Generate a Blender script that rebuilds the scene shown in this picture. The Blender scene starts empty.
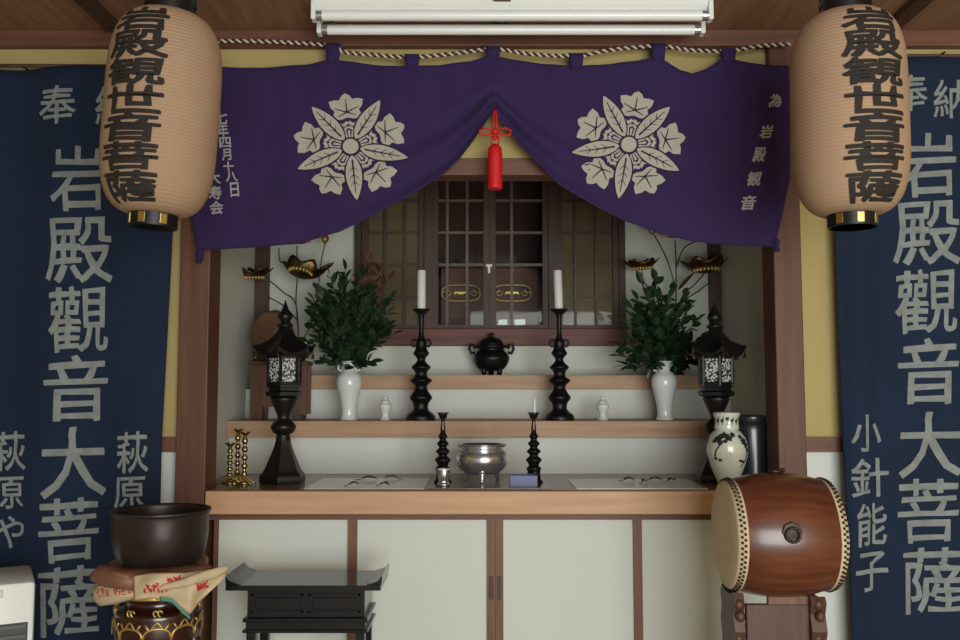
import bpy, bmesh, math, random
from mathutils import Vector, Matrix, noise
random.seed(7)
C = bpy.context.scene.collection
PI = math.pi
F = 900.0; PITCH = math.atan(70/900); CZ = 1.25
cp, sp_ = math.cos(PITCH), math.sin(PITCH)
def P(px, py, Y):
    """point of the plane at distance Y seen at this place of the picture (used to measure the real layout)"""
    a, b = px-480, 320-py
    dy = cp*F - sp_*b; dz = sp_*F + cp*b
    t = Y/dy
    return Vector((a*t, Y, CZ + dz*t))
def X(px, Y): return P(px, 390, Y).x
def Z(py, Y): return P(480, py, Y).z

# ------------------------------------------------------------------ materials
def mat(name, col, rough=.6, metal=0, spec=.5, var=0.0, scale=8, stretch=(1,1,1), col2=None, bump=0, bscale=60, sheen=0, coat=0):
    m = bpy.data.materials.new(name); m.use_nodes = True
    nt = m.node_tree; b = nt.nodes['Principled BSDF']
    def lin(c): return tuple(((v/255)/12.92 if v/255 <= .04045 else ((v/255+.055)/1.055)**2.4) for v in c)
    c1 = lin(col)
    b.inputs['Roughness'].default_value = rough; b.inputs['Metallic'].default_value = metal
    b.inputs['Specular IOR Level'].default_value = spec
    if sheen: b.inputs['Sheen Weight'].default_value = sheen
    if coat: b.inputs['Coat Weight'].default_value = coat; b.inputs['Coat Roughness'].default_value = .15
    c2 = lin(col2) if col2 else tuple(v*(1-var) for v in c1)
    tc = nt.nodes.new('ShaderNodeTexCoord'); mp = nt.nodes.new('ShaderNodeMapping')
    mp.inputs['Scale'].default_value = stretch
    nt.links.new(tc.outputs['Object'], mp.inputs['Vector'])
    nz = nt.nodes.new('ShaderNodeTexNoise'); nz.inputs['Scale'].default_value = scale; nz.inputs['Detail'].default_value = 5
    nt.links.new(mp.outputs[0], nz.inputs['Vector'])
    mx = nt.nodes.new('ShaderNodeMix'); mx.data_type = 'RGBA'
    rp = nt.nodes.new('ShaderNodeMapRange'); rp.inputs[1].default_value = .3; rp.inputs[2].default_value = .7
    nt.links.new(nz.outputs['Fac'], rp.inputs[0]); nt.links.new(rp.outputs[0], mx.inputs[0])
    mx.inputs[6].default_value = (*c1, 1); mx.inputs[7].default_value = (*c2, 1)
    nt.links.new(mx.outputs[2], b.inputs['Base Color'])
    if bump:
        n2 = nt.nodes.new('ShaderNodeTexNoise'); n2.inputs['Scale'].default_value = bscale
        nt.links.new(mp.outputs[0], n2.inputs['Vector'])
        bp = nt.nodes.new('ShaderNodeBump'); bp.inputs['Strength'].default_value = bump; bp.inputs['Distance'].default_value = .003
        nt.links.new(n2.outputs['Fac'], bp.inputs['Height']); nt.links.new(bp.outputs[0], b.inputs['Normal'])
    return m
def wood(name, col, col2, axis='z', rough=.55, scale=3, **k):
    st = {'x': (1, 14, 14), 'y': (14, 1, 14), 'z': (14, 14, 1)}[axis]
    return mat(name, col, rough, col2=col2, scale=scale, stretch=st, bump=.15, bscale=20, **k)
M = {}
M['post'] = wood('post wood', (104, 65, 46), (84, 51, 36), 'z')
M['beam'] = wood('beam wood', (118, 76, 58), (96, 60, 45), 'x')
M['ceiling'] = wood('ceiling boards', (158, 118, 92), (132, 94, 70), 'y')
M['dkwood'] = wood('dark wood', (86, 56, 42), (64, 40, 30), 'z')
M['frame'] = wood('cabinet frame wood', (122, 84, 58), (100, 66, 46), 'z')
M['frameh'] = wood('cabinet rail wood', (122, 80, 58), (96, 62, 44), 'x')
M['counter'] = wood('pale wood', (200, 160, 122), (182, 142, 106), 'x')
M['cedge'] = wood('counter top wood', (150, 120, 92), (126, 98, 76), 'x', rough=.2)
M['shelf'] = wood('shelf wood', (192, 156, 122), (168, 130, 98), 'x')
M['yellow'] = mat('yellow plaster', (184, 164, 108), .9, var=.12, scale=4, bump=.2, bscale=200)
M['white'] = mat('white plaster', (218, 221, 214), .9, var=.06, scale=3)
M['panel'] = mat('white door paper', (212, 216, 208), .85, var=.05, scale=2)
M['alcove'] = mat('alcove plaster', (216, 219, 207), .9, var=.07, scale=2)
M['purple'] = mat('purple cloth', (44, 21, 78), .85, var=.25, scale=5, bump=.3, bscale=400, sheen=.05)
M['purple2'] = mat('purple line', (36, 22, 54), .9)
M['crest'] = mat('undyed crest cloth', (176, 170, 156), .85, var=.08, scale=30)
M['navy'] = mat('indigo cloth', (11, 34, 62), .9, var=.25, scale=4, bump=.3, bscale=300)
M['bletter'] = mat('banner lettering', (142, 148, 146), .9, var=.28, scale=30)
M['cletter'] = mat('curtain lettering', (170, 166, 170), .9, var=.2, scale=40)
M['paper'] = mat('lantern paper', (174, 142, 114), .75, var=.1, scale=6)
M['ink'] = mat('black ink', (40, 34, 30), .8, var=.2, scale=20)
M['black'] = mat('black lacquer', (18, 18, 19), .42, var=.3, scale=8)
M['desk'] = mat('black desk lacquer', (30, 32, 35), .14, var=.2, scale=6)
M['blackm'] = mat('black metal', (26, 26, 28), .42, metal=.4, var=.3, scale=25, bump=.3, bscale=80)
M['gold'] = mat('brass', (216, 190, 128), .34, metal=1, var=.35, scale=30)
M['bronze'] = mat('dark gilt bronze', (112, 90, 52), .38, metal=.85, col2=(52, 40, 26), scale=24)
M['goldpaint'] = mat('gold paint', (206, 172, 100), .35, metal=.7, var=.2, scale=30)
M['silver'] = mat('polished metal', (214, 214, 220), .2, metal=.88, var=.12, scale=15)
M['porcelain'] = mat('white porcelain', (222, 226, 222), .2, var=.04, scale=5, coat=.4)
M['wax'] = mat('candle wax', (232, 230, 222), .5, var=.04)
M['leaf'] = mat('glossy leaf', (44, 68, 42), .38, col2=(22, 40, 26), scale=18)
M['leafdry'] = mat('brown leaf', (110, 72, 56), .6, col2=(80, 52, 40), scale=18)
M['twig'] = mat('twig', (70, 56, 42), .8, var=.2)
M['red'] = mat('red silk', (214, 16, 22), .6, var=.2, scale=40, stretch=(20, 20, 1))
M['cordw'] = mat('white cord', (214, 202, 186), .8)
M['cordd'] = mat('dark cord', (74, 40, 38), .8)
M['drum'] = mat('drum wood', (112, 60, 38), .32, col2=(74, 38, 25), scale=5, stretch=(1, 9, 9), coat=.35)
M['skin'] = mat('drum skin', (216, 196, 162), .65, var=.12, scale=6)
M['tack'] = mat('iron tack', (54, 42, 34), .45, metal=.5)
M['stand'] = mat('drum stand wood', (86, 54, 42), .5, var=.3, scale=6, stretch=(10, 10, 1))
M['bell'] = mat('dark bronze bowl', (70, 60, 58), .38, metal=.6, col2=(46, 38, 36), scale=5, bump=.9, bscale=12)
M['cloth'] = mat('cream cloth', (206, 184, 150), .75, var=.2, scale=12)
M['clothred'] = mat('red print', (196, 42, 36), .8, var=.2)
M['brown_satin'] = mat('brown satin', (132, 88, 68), .5, var=.25, scale=6)
M['teal'] = mat('teal hem', (76, 140, 128), .7)
M['lacquer'] = mat('dark red lacquer', (52, 20, 18), .25, var=.3, scale=5, coat=.5)
M['enamel'] = mat('white enamel', (240, 242, 238), .3, var=.03)
M['tube'] = mat('fluorescent tube glass', (240, 242, 240), .25)
M['grille'] = mat('grey grille', (82, 90, 88), .5)
M['slate'] = mat('dark socket', (60, 60, 60), .5)
M['blue'] = mat('blue lacquer', (34, 48, 118), .35, var=.2)
M['sheet'] = mat('white sheet', (218, 220, 210), .2, var=.05, coat=.4)
M['mat'] = mat('grey tray cloth', (112, 104, 92), .2, var=.2, scale=20)
M['muntin'] = wood('grey muntin', (104, 88, 76), (82, 68, 58), 'z')
M['mdark'] = wood('brown muntin', (74, 46, 34), (54, 33, 25), 'z')
M['backing'] = mat('tan paper pane', (120, 100, 74), .8, var=.3, scale=6)
M['sill'] = wood('sill wood', (118, 62, 48), (84, 44, 36), 'x')
M['inner'] = wood('inner shrine wood', (92, 50, 42), (64, 36, 30), 'z')
M['tatami'] = mat('tatami', (176, 160, 116), .85, var=.15, scale=6, stretch=(40, 2, 1))
M['vasepaint'] = mat('dark painted pattern', (38, 46, 48), .3, var=.2)
M['glaze'] = mat('cream glaze', (214, 218, 202), .18, col2=(190, 198, 182), scale=10, coat=.5)
M['stone'] = mat('dark glazed pot', (38, 42, 46), .3, var=.4, scale=6, coat=.4)
M['carved'] = mat('carved brown wood', (122, 84, 60), .5, col2=(84, 54, 38), scale=14, bump=.5, bscale=30)
# speckled light panel of the black lanterns
m = mat('pierced pale pane', (200, 206, 204), .4); M['pane'] = m
nt = m.node_tree; b = nt.nodes['Principled BSDF']
vo = nt.nodes.new('ShaderNodeTexVoronoi'); vo.inputs['Scale'].default_value = 130
cr = nt.nodes.new('ShaderNodeValToRGB'); cr.color_ramp.elements[0].color = (.62, .64, .62, 1); cr.color_ramp.elements[1].color = (.02, .02, .02, 1)
cr.color_ramp.elements[0].position = .35; cr.color_ramp.elements[1].position = .6
tc = nt.nodes.new('ShaderNodeTexCoord'); nt.links.new(tc.outputs['Object'], vo.inputs['Vector'])
nt.links.new(vo.outputs['Distance'], cr.inputs[0]); nt.links.new(cr.outputs[0], b.inputs['Base Color'])
# window glass
m = bpy.data.materials.new('window glass'); m.use_nodes = True; M['glass'] = m
nt = m.node_tree; nt.nodes.clear()
o = nt.nodes.new('ShaderNodeOutputMaterial'); mx = nt.nodes.new('ShaderNodeMixShader'); tr = nt.nodes.new('ShaderNodeBsdfTransparent')
gl = nt.nodes.new('ShaderNodeBsdfGlossy'); gl.inputs['Roughness'].default_value = .03; fr = nt.nodes.new('ShaderNodeFresnel'); fr.inputs[0].default_value = 1.22
tr.inputs[0].default_value = (.93, .95, .93, 1)
nt.links.new(fr.outputs[0], mx.inputs[0]); nt.links.new(tr.outputs[0], mx.inputs[1]); nt.links.new(gl.outputs[0], mx.inputs[2]); nt.links.new(mx.outputs[0], o.inputs[0])

# ------------------------------------------------------------------ mesh helpers
def link(name, bm, material, parent=None, smooth=False, loc=None):
    bmesh.ops.recalc_face_normals(bm, faces=bm.faces)
    me = bpy.data.meshes.new(name); bm.to_mesh(me); bm.free()
    if smooth is True:
        for p in me.polygons: p.use_smooth = True
    elif smooth:
        for p in me.polygons: p.use_smooth = True
        me.set_sharp_from_angle(angle=math.radians(smooth))
    me.materials.append(M[material] if isinstance(material, str) else material)
    o = bpy.data.objects.new(name, me); C.objects.link(o)
    if parent: o.parent = parent
    if loc is not None: o.location = loc
    return o
def thing(name, label, cat, loc=(0, 0, 0), rz=0, group=None):
    o = bpy.data.objects.new(name, None); C.objects.link(o); o.empty_display_size = .05
    o.location = loc; o.rotation_euler = (0, 0, rz); o['label'] = label; o['category'] = cat
    if group: o['group'] = group
    return o
def tag(o, label, cat, group=None, kind=None):
    o['label'] = label; o['category'] = cat
    if group: o['group'] = group
    if kind: o['kind'] = kind
    return o
def struct(name, bm, material, label=None, parent=None, smooth=False):
    o = link(name, bm, material, parent, smooth)
    if not parent: o['kind'] = 'structure'
    if label: o['label'] = label
    if label and not parent: o['category'] = name.split('_')[0]
    return o
def box(bm, x0, x1, y0, y1, z0, z1, bev=0):
    r = bmesh.ops.create_cube(bm, size=1)
    vs = r['verts']
    bmesh.ops.scale(bm, vec=(x1-x0, y1-y0, z1-z0), verts=vs)
    bmesh.ops.translate(bm, vec=((x0+x1)/2, (y0+y1)/2, (z0+z1)/2), verts=vs)
    if bev:
        es = list({e for v in vs for e in v.link_edges})
        bmesh.ops.bevel(bm, geom=es, offset=bev, segments=2, affect='EDGES', profile=.5)
    return vs
def B(*a, **k): bm = bmesh.new(); box(bm, *a, **k); return bm
def lathe(bm, prof, n=32, c=(0, 0, 0), sx=1, sy=1, rfun=None, flute=None):
    rings = []
    for i, (r, z) in enumerate(prof):
        ring = []
        for k in range(n):
            a = 2*PI*k/n
            rr = max(r, 1e-4)
            if rfun: rr = rfun(rr, z, a)
            ring.append(bm.verts.new((c[0]+rr*math.cos(a)*sx, c[1]+rr*math.sin(a)*sy, c[2]+z)))
        rings.append(ring)
    for a, b in zip(rings, rings[1:]):
        for k in range(n): bm.faces.new((a[k], a[(k+1) % n], b[(k+1) % n], b[k]))
    bm.faces.new(rings[0]); bm.faces.new(rings[-1])
def L(prof, n=32, **k): bm = bmesh.new(); lathe(bm, prof, n, **k); return bm
def smoothprof(pts, k=5):
    out = []
    n = len(pts)
    for i in range(n-1):
        p0, p1, p2, p3 = pts[max(i-1, 0)], pts[i], pts[i+1], pts[min(i+2, n-1)]
        for j in range(k):
            t = j/k
            out.append(tuple(.5*((2*p1[q]) + (-p0[q]+p2[q])*t + (2*p0[q]-5*p1[q]+4*p2[q]-p3[q])*t*t + (-p0[q]+3*p1[q]-3*p2[q]+p3[q])*t**3) for q in range(len(p1))))
    out.append(tuple(pts[-1])); return out
def tube(bm, pts, r, n=8, closed=False):
    pts = [Vector(p) for p in pts]; rings = []
    up = Vector((0, 0, 1))
    prev = None
    for i, p in enumerate(pts):
        if closed: d = pts[(i+1) % len(pts)]-pts[i-1]
        else: d = pts[min(i+1, len(pts)-1)]-pts[max(i-1, 0)]
        d.normalize()
        if prev is None:
            prev = d.orthogonal().normalized()
        a = (prev - d*prev.dot(d)); a = a.normalized() if a.length > 1e-6 else d.orthogonal().normalized()
        prev = a; b = d.cross(a)
        rr = r[i] if isinstance(r, (list, tuple)) else r
        rings.append([bm.verts.new(p+(a*math.cos(2*PI*k/n)+b*math.sin(2*PI*k/n))*rr) for k in range(n)])
    m = len(rings)
    for i in range(m if closed else m-1):
        a, b = rings[i], rings[(i+1) % m]
        for k in range(n): bm.faces.new((a[k], a[(k+1) % n], b[(k+1) % n], b[k]))
    if not closed: bm.faces.new(rings[0]); bm.faces.new(rings[-1])
def T(pts, r, n=8, closed=False): bm = bmesh.new(); tube(bm, pts, r, n, closed); return bm
def sph(bm, c, r, sx=1, sy=1, sz=1, u=16, v=10):
    vs = bmesh.ops.create_uvsphere(bm, u_segments=u, v_segments=v, radius=r)['verts']
    bmesh.ops.scale(bm, vec=(sx, sy, sz), verts=vs); bmesh.ops.translate(bm, vec=c, verts=vs); return vs
def prism(bm, poly, y0, y1):
    """poly in (x,z), extruded along y"""
    a = [bm.verts.new((x, y0, z)) for x, z in poly]; b = [bm.verts.new((x, y1, z)) for x, z in poly]
    bm.faces.new(a); bm.faces.new(b)
    for i in range(len(poly)): bm.faces.new((a[i], a[(i+1) % len(poly)], b[(i+1) % len(poly)], b[i]))
def interp(pts, x):
    if x <= pts[0][0]: return pts[0][1]
    for (a, b), (c, d) in zip(pts, pts[1:]):
        if x <= c: return b+(d-b)*(x-a)/(c-a)
    return pts[-1][1]
def sinterp(pts, x):
    q = smoothprof(pts, 6); return interp(q, x)
def copy_tree(o, parent=None):
    c = o.copy(); C.objects.link(c)
    if parent: c.parent = parent
    for ch in list(o.children): copy_tree(ch, c)
    return c
# sheet following a surface function S(x, z) -> point; flat 2D outlines are cut fine and laid on it
_glyph = {}
def glyph(ch, bold):
    if (ch, bold) in _glyph: return _glyph[ch, bold]
    cu = bpy.data.curves.new('glyph', 'FONT'); cu.body = ch; cu.size = 1; cu.offset = bold; cu.resolution_u = 3
    ob = bpy.data.objects.new('glyph', cu); C.objects.link(ob)
    bpy.context.view_layer.update()
    dg = bpy.context.evaluated_depsgraph_get()
    me = bpy.data.meshes.new_from_object(ob.evaluated_get(dg))
    vs = [tuple(v.co[:2]) for v in me.vertices]; fs = [tuple(p.vertices) for p in me.polygons]
    bpy.data.objects.remove(ob); bpy.data.curves.remove(cu); bpy.data.meshes.remove(me)
    _glyph[ch, bold] = (vs, fs); return vs, fs
def lay(bm, vs, fs, cell, S):
    """vs 2D points in surface coordinates; cut to cells, then map through S"""
    t = bmesh.new(); q = [t.verts.new((x, z, 0)) for x, z in vs]
    for f in fs:
        if len(set(f)) > 2:
            try: t.faces.new([q[i] for i in f])
            except ValueError: pass
    xs = [v[0] for v in vs]; zs = [v[1] for v in vs]
    for ax, lo, hi in ((0, min(xs), max(xs)), (1, min(zs), max(zs))):
        n = int((hi-lo)/cell)
        for i in range(1, n+1):
            no = [0, 0, 0]; no[ax] = 1; co = [0, 0, 0]; co[ax] = lo+(hi-lo)*i/(n+1)
            bmesh.ops.bisect_plane(t, geom=t.verts[:]+t.edges[:]+t.faces[:], plane_co=co, plane_no=no)
    mp = {v: bm.verts.new(S(v.co.x, v.co.y)) for v in t.verts}
    for f in t.faces:
        try: bm.faces.new([mp[v] for v in f.verts])
        except ValueError: pass
    t.free()
def put_char(bm, ch, cx, cz, w, h, S, bold=(.012, .012), cell=.012, skew=0, wob=.012, lift=.00012):
    vs, fs = glyph(ch, 0)
    if not isinstance(bold, tuple): bold = (bold, bold)
    x0 = min(v[0] for v in vs); x1 = max(v[0] for v in vs); z0 = min(v[1] for v in vs); z1 = max(v[1] for v in vs)
    o = []
    for x, z in vs:
        u = (x-x0)/(x1-x0)-.5; v = (z-z0)/(z1-z0)-.5
        n1 = noise.noise(Vector((x*5+ord(ch), z*5, 0))); n2 = noise.noise(Vector((x*5, z*5+ord(ch), 9)))
        u += n1*wob*2; v += n2*wob*2 + u*.05
        o.append((cx+u*w+v*h*skew, cz+v*h))
    shifts = [(-1, -1), (1, -1), (-1, 1), (1, 1), (0, -1.2), (0, 1.2), (1.2, 0), (-1.2, 0)]
    for k, (a, b_) in enumerate(shifts):
        lay(bm, [(x+a*bold[0]*w, z+b_*bold[1]*h) for x, z in o], fs, cell, lambda u, v: S(u, v, k*lift))
def poly2(bm, pts, S, cell=.01): lay(bm, pts, [tuple(range(len(pts)))], cell, S)

# ------------------------------------------------------------------ camera, light, world
cam = bpy.data.cameras.new('camera'); cam.sensor_width = 36; cam.lens = F/960*36
co = bpy.data.objects.new('camera', cam); C.objects.link(co); co.location = (0, 0, CZ); co.rotation_euler = (PI/2+PITCH, 0, 0)
bpy.context.scene.camera = co; cam.clip_start = .02
sc = bpy.context.scene
sc.view_settings.view_transform = 'Standard'; sc.view_settings.look = 'None'; sc.view_settings.gamma = 1; sc.view_settings.exposure = 0
w = bpy.data.worlds.new('sky'); sc.world = w; w.use_nodes = True
w.node_tree.nodes['Background'].inputs[0].default_value = (.75, .85, 1, 1); w.node_tree.nodes['Background'].inputs[1].default_value = .5
def area(name, loc, rot, sx, sy, power, col):
    l = bpy.data.lights.new(name, 'AREA'); l.shape = 'RECTANGLE'; l.size = sx; l.size_y = sy; l.energy = power; l.color = col
    o = bpy.data.objects.new(name, l); C.objects.link(o); o.location = loc; o.rotation_euler = rot; return o
area('doorway_daylight', (1.05, -1.75, 1.1), (PI/2, 0, 0), 2.3, 1.9, 140, (.965, 1, .975))

# ------------------------------------------------------------------ the room
YF = 2.84; CEIL = 2.41; YB = 3.75; RX0, RX1 = -2.5, 2.6
struct('floor', B(RX0-.1, RX1+.1, -1.9, 3.95, -.05, 0), 'tatami')
xl0, xl1 = X(179, YF), X(209, YF); xr0, xr1 = X(775, YF), X(803, YF)     # the two posts
struct('ceiling', B(RX0-.1, RX1+.1, -1.9, 3.95, CEIL, CEIL+.05), 'ceiling')
for i, px in enumerate((-2.4, -1.19, .04, 1.28, 2.45)):
    struct('trim_%d' % (20+i), B(px, px+.05, -1.8, YF-.06, CEIL-.022, CEIL), 'dkwood')
struct('wall_left', B(RX0-.1, RX0, -1.9, YF+.06, 0, CEIL), 'yellow')
struct('wall_right', B(RX1, RX1+.1, -1.9, YF+.06, 0, CEIL), 'yellow')
zr0, zr1 = Z(452, YF), Z(437, YF)
struct('trim_1', B(xl0, xl1, YF-.02, YF+.1, 0, CEIL, bev=.004), 'post', 'brown wooden post left of the altar')
struct('trim_2', B(xr0, xr1, YF-.02, YF+.1, 0, CEIL, bev=.004), 'post', 'brown wooden post right of the altar')
zb = Z(46, YF-.02)
struct('trim_3', B(RX0, RX1, YF-.022, YF+.1, zb, CEIL, bev=.004), 'beam', 'reddish brown beam under the ceiling')
for nm, a, b_, k in (('left', RX0, xl0, 4), ('right', xr1, RX1, 5)):
    struct('wall_back_'+nm, B(a, b_, YF+.01, YF+.08, zr1, zb), 'yellow')
    struct('wall_lower_'+nm, B(a, b_, YF+.02, YF+.08, 0, zr0), 'white')
    struct('trim_%d' % k, B(a, b_, YF-.005, YF+.08, zr0, zr1), 'beam')
zl0, zl1 = Z(175, YF), Z(158, YF)
struct('wall_back_upper', B(xl1, xr0, YF+.01, YF+.07, zl1, zb), 'yellow')
struct('trim_6', B(xl1, xr0, YF+.0, YF+.09, zl0, zl1, bev=.003), 'beam', 'brown lintel behind the gathered purple curtain')
# alcove
AX0, AX1 = -.935, 1.0
struct('wall_alcove_left', B(AX0-.05, AX0, YF+.1, YB+.05, 0, CEIL), 'alcove')
struct('wall_alcove_right', B(AX1, AX1+.05, YF+.1, YB+.05, 0, CEIL), 'alcove')
wx0, wx1 = X(355, YB), X(625, YB); wz0, wz1 = Z(346, YB), Z(150, YB)
bm = bmesh.new()
box(bm, AX0, wx0, YB, YB+.05, 0, CEIL); box(bm, wx1, AX1, YB, YB+.05, 0, CEIL)
box(bm, wx0, wx1, YB, YB+.05, 0, wz0); box(bm, wx0, wx1, YB, YB+.05, wz1, CEIL)
struct('wall_alcove_back', bm, 'alcove')
struct('trim_7', B(X(255, YB), X(268, YB), YB-.045, YB, 0, CEIL), 'dkwood', 'dark wooden corner post at the left of the alcove')
struct('trim_8', B(X(710, YB), X(723, YB), YB-.045, YB, 0, CEIL), 'dkwood', 'dark wooden corner post at the right of the alcove')
# window frame and lattice doors at the back of the alcove
struct('trim_9', B(wx0-.005, wx1+.005, YB-.04, YB+.04, wz0, Z(329, YB), bev=.003), 'sill', 'reddish brown sill below the lattice doors')
struct('trim_10', B(wx0-.005, wx1+.005, YB-.03, YB+.04, wz1, wz1+.06), 'sill')
struct('trim_11', B(wx0-.004, wx0+.022, YB-.03, YB+.04, Z(329, YB), wz1), 'mdark')
struct('trim_12', B(wx1-.022, wx1+.004, YB-.03, YB+.04, Z(329, YB), wz1), 'mdark')
struct('trim_13', B(X(424, YB), X(432, YB), YB-.03, YB+.04, Z(329, YB), wz1), 'mdark')
struct('trim_14', B(X(549, YB), X(557, YB), YB-.03, YB+.04, Z(329, YB), wz1), 'mdark')
zs0 = Z(329, YB)
bars = [Z(y, YB) for y in (201, 233, 265)]
def lattice(name, a, b_, vb, fm, mm, stile, lab, hb, side):
    """one framed leaf: frame, muntins, pane"""
    o = thing(name, lab, 'door', (0, 0, 0)); o['kind'] = 'structure'
    xa, xb = X(a, YB), X(b_, YB); s = stile*YB/900
    bm = bmesh.new()
    box(bm, xa, xa+s, YB-.015, YB+.015, zs0, wz1); box(bm, xb-s, xb, YB-.015, YB+.015, zs0, wz1)
    box(bm, xa+s, xb-s, YB-.015, YB+.015, zs0, zs0+.016); box(bm, xa+s, xb-s, YB-.015, YB+.015, wz1-.03, wz1)
    link('door_frame', bm, fm, o)
    bm = bmesh.new()
    for v in vb: box(bm, X(v, YB)-.0055, X(v, YB)+.0055, YB-.012, YB+.002, zs0+.016, wz1-.03)
    for h in hb: box(bm, xa+s, xb-s, YB-.010, YB+.001, h-.005, h+.005)
    link('muntin_grid', bm, mm, o)
    link('pane', B(xa+s, xb-s, YB+.004, YB+.007, zs0+.016, wz1-.03), 'glass' if side == 0 else 'backing', o)
    if side: link('glazing', B(xa+s, xb-s, YB+.002, YB+.0032, zs0+.016, wz1-.03), 'glass', o)
    return o
lattice('window_1', 361, 424, (384, 404), 'mdark', 'mdark', 6, 'brown lattice window with tan panes left of the centre doors', bars+[Z(297, YB)], 1)
lattice('window_2', 557, 620, (576, 597), 'mdark', 'mdark', 6, 'brown lattice window with tan panes right of the centre doors', bars+[Z(297, YB)], 1)
d1 = lattice('door_1', 432, 489.5, (447, 467), 'mdark', 'muntin', 6, 'left centre lattice door with dark glass panes', bars, 0)
d2 = lattice('door_2', 489.8, 549, (512,), 'mdark', 'muntin', 6, 'right centre lattice door with dark glass panes', bars, 0)
c_ = P(489, 267, YB-.02)
bm = B(c_.x-.014, c_.x+.014, YB-.026, YB-.0145, c_.z, c_.z+.012, bev=.002); box(bm, c_.x-.005, c_.x+.005, YB-.026, YB-.0145, c_.z-.026, c_.z+.002)
link('latch', bm, 'sheet', d2)
# inner shrine behind the centre doors
x0, x1 = X(430, YB), X(551, YB)
struct('wall_shrine_back', B(x0-.03, x1+.03, YB+.56, YB+.6, zs0-.1, wz1+.1), 'inner')
struct('wall_shrine_left', B(x0-.03, x0, YB+.05, YB+.56, zs0-.1, wz1+.1), 'inner'); struct('wall_shrine_right', B(x1, x1+.03, YB+.05, YB+.56, zs0-.1, wz1+.1), 'inner')
struct('floor_shrine', B(x0, x1, YB+.05, YB+.56, zs0-.1, zs0-.02), 'inner'); struct('ceiling_shrine', B(x0, x1, YB+.05, YB+.56, wz1+.06, wz1+.1), 'inner')
shr = t = thing('shrine_box', 'low reddish wooden box inside the shrine behind the centre doors', 'box', (0, YB+.3, zs0-.02))
link('box_body', B(x0+.03, x1-.03, 0, .2, 0, Z(268, YB+.3)-zs0+.02, bev=.004), 'sill', t); link('box_lid', B(x0+.02, x1-.02, -.02, .22, Z(268, YB+.3)-zs0+.02, Z(264, YB+.3)-zs0+.02), 'inner', t)
for px in (461, 512):
    Y = YB+.268; c = P(px, 293, Y)-shr.location
    bm = bmesh.new(); pts = [(.085*math.copysign(abs(math.cos(a))**.55, math.cos(a)), 0, .036*math.copysign(abs(math.sin(a))**.7, math.sin(a))) for a in [2*PI*i/40 for i in range(40)]]
    tube(bm, pts, .0045, 6, True); t = link('scroll_fitting', bm, 'goldpaint', shr, True, loc=c)
    for s in (-1, 1):
        bm = bmesh.new()
        q = [(s*(.058-.024*(i/16)*math.cos(i*.6)), -.002, .02*(1-i/20)*math.sin(i*.6)) for i in range(17)]; tube(bm, q, .0032, 6)
        tube(bm, [(s*.012, -.002, -.004), (s*.03, -.002, -.008), (s*.04, -.002, 0)], .003, 6)
        link('scroll', bm, 'goldpaint', t, True)
    link('mount', B(-.03, .03, .004, .014, -.006, .006), 'goldpaint', t)
for px, w_, lab in ((503, 9, 'left of two small thin white slips at the foot of the right lattice door'), (520, 11, 'right of two small thin white slips at the foot of the right lattice door')):
    c = P(px, 326, YB+.07); hw = w_*YB/1800  # thin upright white slab just inside the right door
    tag(link('white_slip', B(c.x-hw, c.x+hw, c.y, c.y+.004, zs0-.02, c.z+.028, bev=.001), 'sheet'), lab, 'paper', 'white slips behind the door')  # plain white slabs, 'paper' is only the category

# ------------------------------------------------------------------ altar furniture
ZC = Z(490.5, 2.82); ZB = Z(514.5, 2.80)
t = thing('altar_cabinet', 'built-in altar cabinet with white sliding door panels and brown wooden frame', 'cabinet', (0, 0, 0))
YC = 2.87
zt = ZB-.002
bm = bmesh.new(); box(bm, xl1+.001, xr0-.001, YC, YC+.03, zt-.024, zt); box(bm, xl1+.001, xr0-.001, YC, YC+.03, .0, .06)
link('rail', bm, 'frameh', t)
for a, b_ in ((217, 221), (349.5, 358.5), (631.5, 640), (763, 770)):
    link('stile', B(max(X(a, YC), xl1+.001), min(X(b_, YC), xr0-.001), YC+.001, YC+.03, .06, zt-.024), 'frame', t)
link('side_panel', B(xl1+.001, xr0-.001, YC+.055, 3.3, 0, zt), 'white', t)
for k, (a, b_) in enumerate(((220, 349.5), (358.5, 495), (495.3, 631.5), (640, 763))):
    d = link('sliding_door', B(X(a, YC)+.0, X(b_, YC), YC+.012+.0*k, YC+.026, .06, zt-.024), 'panel', t)
    if k in (1, 2):
        sx = (X(487, YC), X(495, YC)) if k == 1 else (X(495.3, YC), X(503, YC))
        s = link('door_stile', B(sx[0], sx[1], YC+.002, YC+.013, .06, zt-.024), 'frame', d)
        cz = Z(588, YC)
        link('pull', B(sx[0]+.006, sx[1]-.006, YC-.001, YC+.003, cz-.035, cz+.035, bev=.001), 'dkwood', d)
t = thing('altar_counter', 'long pale wooden altar counter spanning the alcove above the white doors', 'counter', (0, 0, 0))
link('front_edge', B(X(209.5, 2.82), X(774, 2.82), 2.80, 2.838, ZB, ZC, bev=.003), 'counter', t)
bm = B(xl1+.001, xr0-.001, 2.838, YF+.1, ZB, ZC-.0005); box(bm, AX0+.001, AX1-.001, YF+.101, 3.41, ZB, ZC-.0005)
link('counter_board', bm, 'cedge', t)
S2 = Z(421, 3.33); S3 = Z(375, 3.57)
t = thing('altar_shelf', 'lower wooden step shelf of the altar with white riser, holding candlesticks and vases', 'shelf', (0, 0, 0), group='altar step shelves')
link('shelf_board', B(AX0+.001, AX1-.001, 3.33, 3.60, S2-.06, S2, bev=.002), 'shelf', t)
link('riser', B(AX0+.001, AX1-.001, 3.375, 3.39, ZC, S2-.06), 'white', t)
t = thing('altar_shelf', 'upper wooden step shelf of the altar below the lattice doors, holding the black incense burner', 'shelf', (0, 0, 0), group='altar step shelves')
link('shelf_board', B(AX0+.03, AX1-.03, 3.57, YB-.046, S3-.056, S3, bev=.002), 'shelf', t)
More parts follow.
